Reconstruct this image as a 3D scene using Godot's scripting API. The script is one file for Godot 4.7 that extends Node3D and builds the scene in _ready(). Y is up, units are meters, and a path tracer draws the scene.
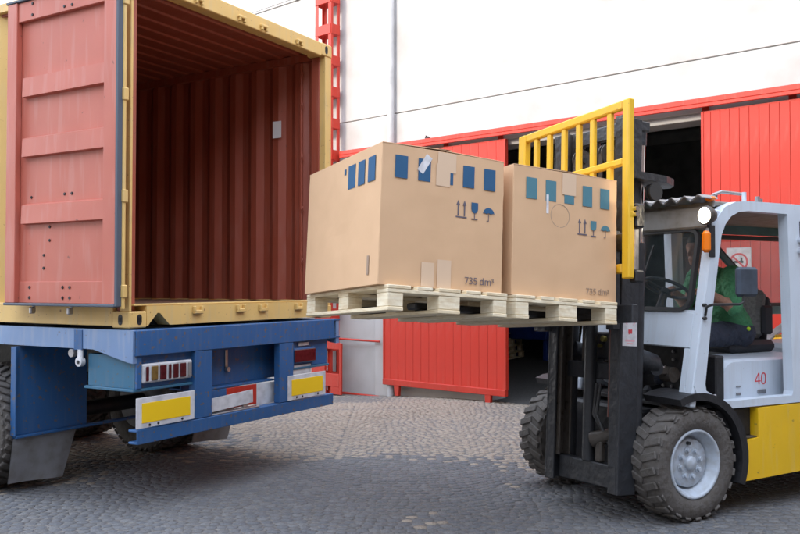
extends Node3D
# A loading yard: a forklift carries two boxed pallets to an open container on a trailer, a warehouse behind.

const EYE := 1.6

# ------------------------------------------------------------------ shape builder
class Shape:
	var st := SurfaceTool.new()
	var xf := Transform3D()
	func _init() -> void:
		st.begin(Mesh.PRIMITIVE_TRIANGLES)
	func vert(p: Vector3, n: Vector3) -> void:
		st.set_normal((xf.basis * n).normalized())
		st.add_vertex(xf * p)
	func tri(a: Vector3, b: Vector3, c: Vector3, na: Vector3, nb: Vector3, nc: Vector3) -> void:
		if (b - a).cross(c - a).dot(na + nb + nc) > 0.0:
			vert(a, na); vert(c, nc); vert(b, nb)
		else:
			vert(a, na); vert(b, nb); vert(c, nc)
	func flat(a: Vector3, b: Vector3, c: Vector3, out: Vector3) -> void:
		var n := (b - a).cross(c - a).normalized()
		if n.dot(out) < 0.0:
			n = -n
		tri(a, b, c, n, n, n)
	func quad(a: Vector3, b: Vector3, c: Vector3, d: Vector3, out: Vector3) -> void:
		flat(a, b, c, out); flat(a, c, d, out)
	func box(c: Vector3, s: Vector3, bev := 0.0) -> Shape:
		var h := s * 0.5
		var e := minf(bev, minf(h.x, minf(h.y, h.z)) * 0.7)
		for ax in 3:
			var u := (ax + 1) % 3
			var v := (ax + 2) % 3
			for sg in [-1.0, 1.0]:
				var o := Vector3.ZERO
				o[ax] = sg
				var q := []
				for k in [[-1, -1], [1, -1], [1, 1], [-1, 1]]:
					var p := Vector3.ZERO
					p[ax] = sg * h[ax]; p[u] = k[0] * (h[u] - e); p[v] = k[1] * (h[v] - e)
					q.append(c + p)
				quad(q[0], q[1], q[2], q[3], o)
				if e > 0.0:
					for sh in [-1.0, 1.0]:
						var p0 := Vector3.ZERO
						p0[ax] = sg * h[ax]; p0[u] = sh * (h[u] - e)
						var p1 := Vector3.ZERO
						p1[ax] = sg * (h[ax] - e); p1[u] = sh * h[u]
						var w := Vector3.ZERO
						w[v] = h[v] - e
						var oo := Vector3.ZERO
						oo[ax] = sg; oo[u] = sh
						quad(c + p0 - w, c + p0 + w, c + p1 + w, c + p1 - w, oo)
		if e > 0.0:
			for sx in [-1.0, 1.0]:
				for sy in [-1.0, 1.0]:
					for sz in [-1.0, 1.0]:
						flat(c + Vector3(sx * h.x, sy * (h.y - e), sz * (h.z - e)), c + Vector3(sx * (h.x - e), sy * h.y, sz * (h.z - e)), c + Vector3(sx * (h.x - e), sy * (h.y - e), sz * h.z), Vector3(sx, sy, sz))
		return self
	func span(a: Vector3, b: Vector3, bev := 0.0) -> Shape:   # box from corner to corner
		return box((a + b) * 0.5, (b - a).abs(), bev)
	func beam(a: Vector3, b: Vector3, w: float, t: float, up: Vector3, bev := 0.0) -> Shape:  # bar along a-b, w across, t along up
		var keep := xf
		var d := (b - a).normalized()
		var s := up.cross(d).normalized()
		xf = keep * Transform3D(Basis(s, d.cross(s).normalized(), d), (a + b) * 0.5)
		box(Vector3.ZERO, Vector3(w, t, a.distance_to(b)), bev)
		xf = keep
		return self
	func cyl(a: Vector3, b: Vector3, r0: float, r1 := -1.0, n := 14, caps := true) -> Shape:
		if r1 < 0.0:
			r1 = r0
		var d := (b - a).normalized()
		var s := d.cross(Vector3.UP if absf(d.y) < 0.9 else Vector3.RIGHT).normalized()
		var t := d.cross(s)
		for i in n:
			var n0 := s * cos(TAU * i / n) + t * sin(TAU * i / n)
			var n1 := s * cos(TAU * (i + 1) / n) + t * sin(TAU * (i + 1) / n)
			tri(a + n0 * r0, b + n0 * r1, b + n1 * r1, n0, n0, n1)
			tri(a + n0 * r0, b + n1 * r1, a + n1 * r0, n0, n1, n1)
			if caps:
				flat(a, a + n0 * r0, a + n1 * r0, -d)
				flat(b, b + n0 * r1, b + n1 * r1, d)
		return self
	func tube(pts: Array, r: float, n := 8) -> Shape:
		for i in pts.size() - 1:
			cyl(pts[i], pts[i + 1], r, r, n)
			if i > 0:
				ball(pts[i], r * 1.0, n)
		return self
	func ball(c: Vector3, r: float, n := 8) -> Shape:
		for i in n:
			for j in n / 2:
				var p := []
				for k in [[0, 0], [1, 0], [1, 1], [0, 1]]:
					var th: float = TAU * (i + k[0]) / n
					var ph: float = PI * (j + k[1]) / (n / 2)
					p.append(Vector3(sin(ph) * cos(th), cos(ph), sin(ph) * sin(th)))
				if j > 0:
					tri(c + p[0] * r, c + p[1] * r, c + p[2] * r, p[0], p[1], p[2])
				if j < n / 2 - 1 or true:
					tri(c + p[0] * r, c + p[2] * r, c + p[3] * r, p[0], p[2], p[3])
		return self
	func prism(poly: PackedVector2Array, z0: float, z1: float) -> Shape:   # polygon in xy, pushed along z
		var idx := Geometry2D.triangulate_polygon(poly)
		for k in range(0, idx.size(), 3):
			var a := poly[idx[k]]
			var b := poly[idx[k + 1]]
			var c := poly[idx[k + 2]]
			flat(Vector3(a.x, a.y, z0), Vector3(b.x, b.y, z0), Vector3(c.x, c.y, z0), Vector3(0, 0, signf(z0 - z1)))
			flat(Vector3(a.x, a.y, z1), Vector3(b.x, b.y, z1), Vector3(c.x, c.y, z1), Vector3(0, 0, signf(z1 - z0)))
		var cw := Geometry2D.is_polygon_clockwise(poly)
		for k in poly.size():
			var a := poly[k]
			var b := poly[(k + 1) % poly.size()]
			var e := b - a
			var o := Vector3(e.y, -e.x, 0) * (-1.0 if cw else 1.0)
			quad(Vector3(a.x, a.y, z0), Vector3(b.x, b.y, z0), Vector3(b.x, b.y, z1), Vector3(a.x, a.y, z1), o)
		return self
	func ring(inner: PackedVector2Array, outer: PackedVector2Array, z0: float, z1: float, closed := true) -> Shape:   # a flat frame between two outlines of as many points
		var n := inner.size()
		for k in (n if closed else n - 1):
			var m := (k + 1) % n
			var a := inner[k]
			var b := inner[m]
			var c := outer[m]
			var d := outer[k]
			for z in [z0, z1]:
				quad(Vector3(a.x, a.y, z), Vector3(b.x, b.y, z), Vector3(c.x, c.y, z), Vector3(d.x, d.y, z), Vector3(0, 0, z * 2.0 - z0 - z1))
			var mid := (c + d - a - b)
			quad(Vector3(a.x, a.y, z0), Vector3(b.x, b.y, z0), Vector3(b.x, b.y, z1), Vector3(a.x, a.y, z1), Vector3(-mid.x, -mid.y, 0))
			quad(Vector3(d.x, d.y, z0), Vector3(c.x, c.y, z0), Vector3(c.x, c.y, z1), Vector3(d.x, d.y, z1), Vector3(mid.x, mid.y, 0))
		if not closed:
			for k in [0, n - 1]:
				var o := (inner[0] - inner[1]) if k == 0 else (inner[n - 1] - inner[n - 2])
				quad(Vector3(inner[k].x, inner[k].y, z0), Vector3(outer[k].x, outer[k].y, z0), Vector3(outer[k].x, outer[k].y, z1), Vector3(inner[k].x, inner[k].y, z1), Vector3(o.x, o.y, 0))
		return self
	func lathe(prof: Array, o: Vector3, ax: Vector3, n := 32, a0 := 0.0, a1 := TAU) -> Shape:   # profile of (radius, along)
		var s := ax.cross(Vector3.UP if absf(ax.y) < 0.9 else Vector3.RIGHT).normalized()
		var t := ax.cross(s)
		var nor := []
		for k in prof.size():
			var e0: Vector2 = prof[k] - prof[maxi(k - 1, 0)]
			var e1: Vector2 = prof[mini(k + 1, prof.size() - 1)] - prof[k]
			var e := e0.normalized() + e1.normalized()
			nor.append(Vector2(-e.y, e.x).normalized())
		for i in n:
			var f0 := a0 + (a1 - a0) * i / n
			var f1 := a0 + (a1 - a0) * (i + 1) / n
			var d0 := s * cos(f0) + t * sin(f0)
			var d1 := s * cos(f1) + t * sin(f1)
			for k in prof.size() - 1:
				var p: Vector2 = prof[k]
				var q: Vector2 = prof[k + 1]
				var np: Vector2 = nor[k]
				var nq: Vector2 = nor[k + 1]
				tri(o + d0 * p.x + ax * p.y, o + d1 * p.x + ax * p.y, o + d1 * q.x + ax * q.y, d0 * np.x + ax * np.y, d1 * np.x + ax * np.y, d1 * nq.x + ax * nq.y)
				tri(o + d0 * p.x + ax * p.y, o + d1 * q.x + ax * q.y, o + d0 * q.x + ax * q.y, d0 * np.x + ax * np.y, d1 * nq.x + ax * nq.y, d0 * nq.x + ax * nq.y)
		return self
	func mesh() -> ArrayMesh:
		return st.commit()

# ------------------------------------------------------------------ nodes
func put(parent: Node, called: String, shape, m: Material) -> MeshInstance3D:
	var o := MeshInstance3D.new()
	o.name = called
	o.mesh = shape.mesh() if shape is Shape else shape
	o.material_override = m
	parent.add_child(o, true)
	return o

func thing(called: String, label: String, category: String, t := Transform3D(), group := "") -> Node3D:
	var o := Node3D.new()
	o.name = called
	add_child(o, true)
	o.transform = t
	tag(o, label, category, group)
	return o

func tag(o: Node, label: String, category: String, group := "") -> void:
	o.set_meta("label", label)
	o.set_meta("category", category)
	if group != "":
		o.set_meta("group", group)

func text(parent: Node, called: String, words: String, at: Vector3, b: Basis, size: float, m: Material) -> MeshInstance3D:
	var f := SystemFont.new()
	f.font_names = PackedStringArray(["Droid Sans"])
	var t := TextMesh.new()
	t.font = f
	t.text = words
	t.font_size = 48
	t.pixel_size = size / 48.0
	t.depth = 0.0015
	t.curve_step = 2.0
	var o := put(parent, called, t, m)
	o.transform = Transform3D(b, at)
	return o

# ------------------------------------------------------------------ materials
var M := {}
var T := {}

func noise_image(sd: int, freq: float, size: int, octaves := 4, stretch := Vector2.ONE) -> Image:
	var n := FastNoiseLite.new()
	n.seed = sd
	n.noise_type = FastNoiseLite.TYPE_SIMPLEX_SMOOTH
	n.frequency = freq
	n.fractal_octaves = octaves
	var im := n.get_seamless_image(int(size * stretch.x), int(size * stretch.y))
	if stretch != Vector2.ONE:
		im.resize(size, size, Image.INTERPOLATE_CUBIC)
	return im

func ramp(im: Image, stops: Array) -> ImageTexture:     # grey noise through colours [[at, Color], ...]
	var g := Gradient.new()
	var offs := PackedFloat32Array()
	var cols := PackedColorArray()
	for s in stops:
		offs.append(s[0]); cols.append(s[1])
	g.offsets = offs
	g.colors = cols
	var lut := []
	for i in 256:
		var c := g.sample(i / 255.0)
		lut.append([int(c.r * 255), int(c.g * 255), int(c.b * 255)])
	im.convert(Image.FORMAT_L8)
	var d := im.get_data()
	var out := PackedByteArray()
	out.resize(d.size() * 3)
	for i in d.size():
		var l: Array = lut[d[i]]
		out[i * 3] = l[0]; out[i * 3 + 1] = l[1]; out[i * 3 + 2] = l[2]
	return ImageTexture.create_from_image(Image.create_from_data(im.get_width(), im.get_height(), false, Image.FORMAT_RGB8, out))

func paint(base: Color, chip: Color, dust: Color, sd: int, chips := 0.2, rough := 0.5, scale := 0.6, spec := 0.5) -> StandardMaterial3D:
	# coloured paint: slight unevenness, dusty streaks, small chips; colours are linear
	var a := noise_image(sd, 0.006, 512, 3)
	var b := noise_image(sd + 1, 0.045, 512, 5)
	var c := noise_image(sd + 2, 0.02, 512, 4, Vector2(2.0, 0.2))
	for im in [a, b, c]:
		im.convert(Image.FORMAT_L8)
	var da := a.get_data()
	var db := b.get_data()
	var dc := c.get_data()
	var out := PackedByteArray()
	out.resize(da.size() * 3)
	for i in da.size():
		var v := 0.93 + 0.1 * (da[i] / 255.0 - 0.5)
		var k := Color(base.r * v, base.g * v, base.b * v)
		k = k.lerp(dust, 0.24 * smoothstep(0.5, 0.85, dc[i] / 255.0))
		k = k.lerp(chip, smoothstep(chips, chips - 0.07, db[i] / 255.0) * 0.85)
		k = k.linear_to_srgb()
		out[i * 3] = int(clampf(k.r, 0, 1) * 255); out[i * 3 + 1] = int(clampf(k.g, 0, 1) * 255); out[i * 3 + 2] = int(clampf(k.b, 0, 1) * 255)
	var t := ImageTexture.create_from_image(Image.create_from_data(512, 512, false, Image.FORMAT_RGB8, out))
	return mat(Color.WHITE, rough, t, scale, 0.0, T.wave_n, 0.1, spec)

func grey(v: float) -> Color:
	return Color(v, v, v)

func bump(im: Image, strength: float) -> ImageTexture:
	var b: Image = im.duplicate()
	b.convert(Image.FORMAT_RGBA8)
	b.bump_map_to_normal_map(strength)
	return ImageTexture.create_from_image(b)

func mat(c: Color, rough := 0.6, tex: Texture2D = null, scale := 1.0, metal := 0.0, nrm: Texture2D = null, nstr := 0.5, spec := 0.5) -> StandardMaterial3D:
	# c is a linear base colour
	var m := StandardMaterial3D.new()
	m.albedo_color = c.linear_to_srgb()
	m.roughness = rough
	m.metallic = metal
	m.metallic_specular = spec
	if tex:
		m.albedo_texture = tex
	if nrm:
		m.normal_enabled = true
		m.normal_texture = nrm
		m.normal_scale = nstr
	if tex or nrm:
		m.uv1_triplanar = true
		m.uv1_scale = Vector3.ONE * scale
	return m

func glass(c: Color, a: float) -> StandardMaterial3D:
	var m := StandardMaterial3D.new()
	m.albedo_color = Color(c.r, c.g, c.b, a)
	m.roughness = 0.04
	m.transparency = BaseMaterial3D.TRANSPARENCY_ALPHA
	return m

func materials() -> void:
	T.soft = ramp(noise_image(1, 0.012, 256), [[0.0, grey(0.8)], [0.5, grey(0.93)], [1.0, grey(1.0)]])
	T.wear = ramp(noise_image(2, 0.02, 512, 6), [[0.0, Color(0.82, 0.80, 0.78)], [0.3, Color(0.92, 0.91, 0.905)], [0.6, grey(0.965)], [1.0, grey(1.0)]])
	T.rust = ramp(noise_image(3, 0.018, 512, 6), [[0.0, Color(0.42, 0.3, 0.22)], [0.13, Color(0.66, 0.56, 0.48)], [0.24, Color(0.9, 0.88, 0.86)], [0.7, grey(0.97)], [1.0, grey(1.0)]])
	T.blue = ramp(noise_image(13, 0.035, 512, 7), [[0.0, Color(0.76, 0.7, 0.64)], [0.25, Color(0.88, 0.86, 0.84)], [0.5, grey(0.94)], [1.0, grey(1.0)]])
	T.grain = ramp(noise_image(4, 0.03, 512, 4, Vector2(0.25, 2.0)), [[0.0, Color(0.86, 0.79, 0.7)], [0.45, Color(0.955, 0.935, 0.9)], [1.0, grey(1.0)]])
	T.card = ramp(noise_image(5, 0.01, 512, 4), [[0.0, Color(0.972, 0.968, 0.964)], [0.5, Color(0.988, 0.987, 0.986)], [1.0, grey(1.0)]])
	T.dirt = ramp(noise_image(6, 0.015, 512, 6), [[0.0, Color(0.78, 0.74, 0.7)], [0.35, Color(0.91, 0.9, 0.88)], [0.65, grey(0.97)], [1.0, grey(1.0)]])
	T.stone = ramp(noise_image(7, 0.06, 512, 5), [[0.0, grey(0.66)], [0.5, grey(0.86)], [0.75, grey(0.94)], [1.0, grey(1.0)]])
	T.cloth = ramp(noise_image(8, 0.04, 256, 4), [[0.0, grey(0.72)], [0.5, grey(0.9)], [1.0, grey(1.0)]])
	T.plaster = ramp(noise_image(14, 0.008, 512, 6), [[0.0, Color(0.9, 0.885, 0.87)], [0.5, Color(0.965, 0.96, 0.955)], [1.0, grey(1.0)]])
	T.fine_n = bump(noise_image(9, 0.05, 256, 4), 4.0)
	T.wave_n = bump(noise_image(10, 0.012, 256, 2), 6.0)
	T.cloth_n = bump(noise_image(11, 0.02, 256, 3), 14.0)
	T.stone_n = bump(noise_image(12, 0.07, 256, 5), 8.0)

	M.wall = mat(Color(0.47, 0.465, 0.455), 0.8, T.plaster, 0.3, 0.0, T.wave_n, 0.1)
	M.wall_trim = mat(Color(0.50, 0.50, 0.50), 0.7, T.soft, 0.7)
	M.red = paint(Color(0.54, 0.026, 0.010), Color(0.28, 0.04, 0.025), Color(0.48, 0.10, 0.07), 91, 0.13, 0.58, 0.45, 0.5)
	M.red_steel = paint(Color(0.50, 0.026, 0.010), Color(0.22, 0.05, 0.035), Color(0.42, 0.09, 0.06), 101, 0.17, 0.55, 0.8, 0.5)
	M.dark_room = mat(Color(0.47, 0.465, 0.455), 0.9, T.soft, 0.4)
	M.dark_floor = mat(Color(0.09, 0.085, 0.08), 0.9, T.stone, 0.7)  # even dark tone for the floor inside the doorway
	M.opposite = mat(Color(0.55, 0.53, 0.50), 0.9, T.plaster, 0.2)  # unseen facade kept pale so it bounces light onto left-facing sides
	M.dark_wing = mat(Color(0.17, 0.12, 0.10), 0.9, T.dirt, 0.3)  # dark so the added wing returns little light
	M.ground = mat(Color(0.205, 0.192, 0.178), 0.95, T.stone, 0.9, 0.0, T.stone_n, 0.9)
	M.ground.uv1_world_triplanar = true
	M.container_yellow = paint(Color(0.72, 0.47, 0.155), Color(0.25, 0.11, 0.05), Color(0.5, 0.4, 0.24), 61, 0.17, 0.55, 0.8)
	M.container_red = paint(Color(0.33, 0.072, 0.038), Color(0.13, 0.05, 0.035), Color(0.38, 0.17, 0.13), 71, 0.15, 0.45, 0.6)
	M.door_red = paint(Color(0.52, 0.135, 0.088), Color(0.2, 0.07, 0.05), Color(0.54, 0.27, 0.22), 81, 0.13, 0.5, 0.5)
	M.gasket = mat(Color(0.07, 0.085, 0.11), 0.6)
	M.plywood = mat(Color(0.2, 0.1, 0.06), 0.8, T.grain, 0.7)
	M.blue = paint(Color(0.024, 0.105, 0.27), Color(0.14, 0.10, 0.075), Color(0.11, 0.14, 0.2), 31, 0.26, 0.5, 0.7, 0.5)
	M.blue_pale = paint(Color(0.16, 0.26, 0.44), Color(0.13, 0.1, 0.08), Color(0.36, 0.36, 0.38), 41, 0.18, 0.45, 0.7, 0.6)  # paler blue for the side beams than for the rear
	M.blue_teal = paint(Color(0.032, 0.14, 0.235), Color(0.12, 0.09, 0.07), Color(0.12, 0.16, 0.2), 51, 0.2, 0.5, 0.7)
	M.steel = mat(Color(0.45, 0.45, 0.46), 0.35, T.wear, 1.5, 0.8)
	M.chrome = mat(Color(0.75, 0.76, 0.78), 0.15, null, 1.0, 1.0)
	M.black = mat(Color(0.018, 0.018, 0.02), 0.55, T.wear, 1.0, 0.0, T.fine_n, 0.2)
	M.mast = mat(Color(0.030, 0.032, 0.036), 0.45, T.wear, 0.9, 0.0, T.fine_n, 0.3)
	M.mast_worn = mat(Color(0.09, 0.078, 0.066), 0.5, T.rust, 1.4, 0.2, T.fine_n, 0.3)
	M.rubber = mat(Color(0.045, 0.044, 0.043), 0.85, T.dirt, 1.6, 0.0, T.fine_n, 0.5)
	M.rubber_dusty = mat(Color(0.115, 0.104, 0.094), 0.9, T.dirt, 2.2, 0.0, T.fine_n, 0.6)
	M.flap = mat(Color(0.23, 0.23, 0.235), 0.85, T.dirt, 0.8, 0.0, T.wave_n, 0.3)
	M.white_plate = mat(Color(0.68, 0.68, 0.69), 0.5, T.soft, 2.0)
	M.yellow_plate = mat(Color(0.88, 0.57, 0.01), 0.45)
	M.lens_red = mat(Color(0.085, 0.009, 0.013), 0.2, T.dirt, 3.0)
	M.lens_amber = mat(Color(0.19, 0.115, 0.035), 0.25, T.dirt, 3.0)
	M.lens_grey = mat(Color(0.2, 0.19, 0.18), 0.3)
	M.card = mat(Color(0.67, 0.425, 0.24), 0.85, T.card, 0.7, 0.0, T.wave_n, 0.12)
	M.card_edge = mat(Color(0.36, 0.22, 0.13), 0.9, T.card, 2.0)
	M.ink = mat(Color(0.022, 0.095, 0.20), 0.8, T.card, 2.5)
	M.ink_pale = mat(Color(0.075, 0.205, 0.25), 0.8, T.card, 2.5)
	M.ink_grey = mat(Color(0.13, 0.11, 0.13), 0.85)
	M.ink_faint = mat(Color(0.34, 0.24, 0.17), 0.85)
	M.tape = mat(Color(0.69, 0.50, 0.34), 0.22)
	M.wood = []
	for k in 4:
		M.wood.append(mat(Color(0.86, 0.78, 0.60).lerp(Color(0.78, 0.66, 0.45), k * 0.22), 0.8, T.grain, 1.3 + 0.2 * k, 0.0, T.fine_n, 0.25))
	M.yellow = paint(Color(0.90, 0.54, 0.012), Color(0.3, 0.2, 0.05), Color(0.7, 0.5, 0.16), 111, 0.13, 0.4, 0.6)
	M.yellow_worn = paint(Color(0.80, 0.46, 0.015), Color(0.3, 0.19, 0.06), Color(0.5, 0.36, 0.15), 121, 0.15, 0.5, 1.0)
	M.cab = paint(Color(0.65, 0.72, 0.79), Color(0.25, 0.24, 0.24), Color(0.48, 0.48, 0.48), 131, 0.13, 0.35, 0.7)
	M.cab_dull = mat(Color(0.27, 0.25, 0.22), 0.6, T.dirt, 1.0)
	M.teal = mat(Color(0.09, 0.20, 0.20), 0.5, T.soft, 1.0)
	M.rim = mat(Color(0.52, 0.58, 0.65), 0.4, T.dirt, 2.0)
	M.amber = mat(Color(0.85, 0.20, 0.01), 0.15)
	M.seat_black = mat(Color(0.022, 0.024, 0.03), 0.6, T.soft, 2.0)
	M.seat_grey = mat(Color(0.28, 0.27, 0.26), 0.8, T.cloth, 3.0)
	M.mirror_back = mat(Color(0.055, 0.075, 0.105), 0.55, T.soft, 2.0)
	M.sticker = mat(Color(0.78, 0.76, 0.76), 0.5, T.soft, 3.0)
	M.sticker_red = mat(Color(0.62, 0.05, 0.06), 0.5)
	M.sticker_pink = mat(Color(0.75, 0.42, 0.44), 0.5)
	M.brass = mat(Color(0.5, 0.42, 0.12), 0.4, null, 1.0, 0.7)
	M.hose = mat(Color(0.03, 0.03, 0.03), 0.5)
	M.pane = glass(Color(0.4, 0.45, 0.45), 0.1)
	M.pane_dusty = glass(Color(0.5, 0.47, 0.46), 0.34)
	M.skin = mat(Color(0.50, 0.26, 0.17), 0.6, T.cloth, 4.0, 0.0, T.fine_n, 0.3)
	M.skin.subsurf_scatter_enabled = true
	M.skin.subsurf_scatter_strength = 0.1
	M.hair = mat(Color(0.05, 0.035, 0.025), 0.7, T.cloth, 6.0)
	M.shirt = mat(Color(0.085, 0.31, 0.14), 0.9, T.cloth, 3.0, 0.0, T.cloth_n, 0.8)
	M.trousers = mat(Color(0.045, 0.055, 0.085), 0.9, T.cloth, 3.0, 0.0, T.cloth_n, 0.8)
	M.lime = mat(Color(0.5, 0.75, 0.02), 0.6)
	M.paper = mat(Color(0.8, 0.8, 0.8), 0.8)
	M.blue_crate = mat(Color(0.02, 0.06, 0.32), 0.5, T.soft, 1.0)
	M.lamp_on = mat(Color(0.9, 0.88, 0.8), 0.3)
	M.lamp_on.emission_enabled = true
	M.lamp_on.emission = Color(1.0, 0.95, 0.85)
	M.lamp_on.emission_energy_multiplier = 3.0
	M.tube_on = mat(Color(0.9, 0.9, 0.9), 0.3)
	M.tube_on.emission_enabled = true
	M.tube_on.emission = Color(0.95, 0.98, 1.0)
	M.tube_on.emission_energy_multiplier = 2.0

# ------------------------------------------------------------------ frames of the place
var CT: Transform3D      # container: x along its rear, z towards its rear, origin at the rear left bottom corner
var TT: Transform3D      # trailer, the same on the ground
var FT: Transform3D      # forklift, x backwards, z to its near side, on the ground
var LT: Transform3D      # what the tilted mast carries
var WT: Transform3D      # warehouse front: x along, z outwards

func frames() -> void:
	var cb := Basis(Vector3.UP, deg_to_rad(59.4))
	CT = Transform3D(cb, Vector3(-1.891, 1.304, -5.825))
	TT = Transform3D(cb, Vector3(-1.891, 0.0, -5.825))
	var yaw := Basis(Vector3.UP, deg_to_rad(28.214))
	FT = Transform3D(yaw, Vector3(-0.069, 0.0, -4.577))
	LT = Transform3D(yaw * Basis(Vector3.RIGHT, deg_to_rad(-3.427)) * Basis(Vector3.BACK, deg_to_rad(-3.994)), Vector3(-0.069, 1.469, -4.577))
	WT = Transform3D(Basis(Vector3.UP, deg_to_rad(-40.65)), Vector3(0.73, 0.0, -12.1))

func ground_height(x: float, z: float) -> float:
	var p := WT.affine_inverse() * Vector3(x, 0, z)
	return -0.13 * smoothstep(0.8, -2.6, p.x) * smoothstep(4.0, 0.3, p.z) * smoothstep(-30.0, -12.0, p.x)

# ------------------------------------------------------------------ ready
func _ready() -> void:
	frames()
	camera_and_light()
	materials()
	ground()
	warehouse()
	opposite_building()
	trailer()
	container()
	forklift()
	fork_cargo()
	driver()

func camera_and_light() -> void:
	var cam := Camera3D.new()
	cam.name = "camera"
	cam.position = Vector3(0, EYE, 0)
	cam.rotation_degrees = Vector3(1.318, 0, 0)
	cam.fov = 35.557
	cam.near = 0.05
	cam.far = 1000.0
	cam.current = true
	add_child(cam)
	var sky := ProceduralSkyMaterial.new()
	sky.sky_top_color = Color(0.68, 0.72, 0.79)
	sky.sky_horizon_color = Color(0.95, 0.935, 0.91)
	sky.sky_curve = 0.16
	sky.ground_bottom_color = Color(0.35, 0.33, 0.31)
	sky.ground_horizon_color = Color(0.72, 0.72, 0.72)
	sky.sun_angle_max = 2.0
	var env := Environment.new()
	env.background_mode = Environment.BG_SKY
	env.sky = Sky.new()
	env.sky.sky_material = sky
	env.background_energy_multiplier = 2.5
	env.tonemap_mode = Environment.TONE_MAPPER_LINEAR
	env.tonemap_exposure = 3.1
	env.sdfgi_enabled = true
	env.ssao_enabled = true
	env.ssil_enabled = true
	var we := WorldEnvironment.new()
	we.name = "world"
	we.environment = env
	add_child(we)
	var sun := DirectionalLight3D.new()
	sun.name = "sun"
	sun.light_color = Color(1.0, 0.95, 0.87)
	sun.light_energy = 0.34
	sun.light_angular_distance = 10.0
	sun.shadow_enabled = true
	add_child(sun)
	# from behind the opposite building, 22 degrees up
	sun.look_at_from_position(Vector3.ZERO, Vector3(0.766 * 0.927, -0.375, -0.643 * 0.927))

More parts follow.
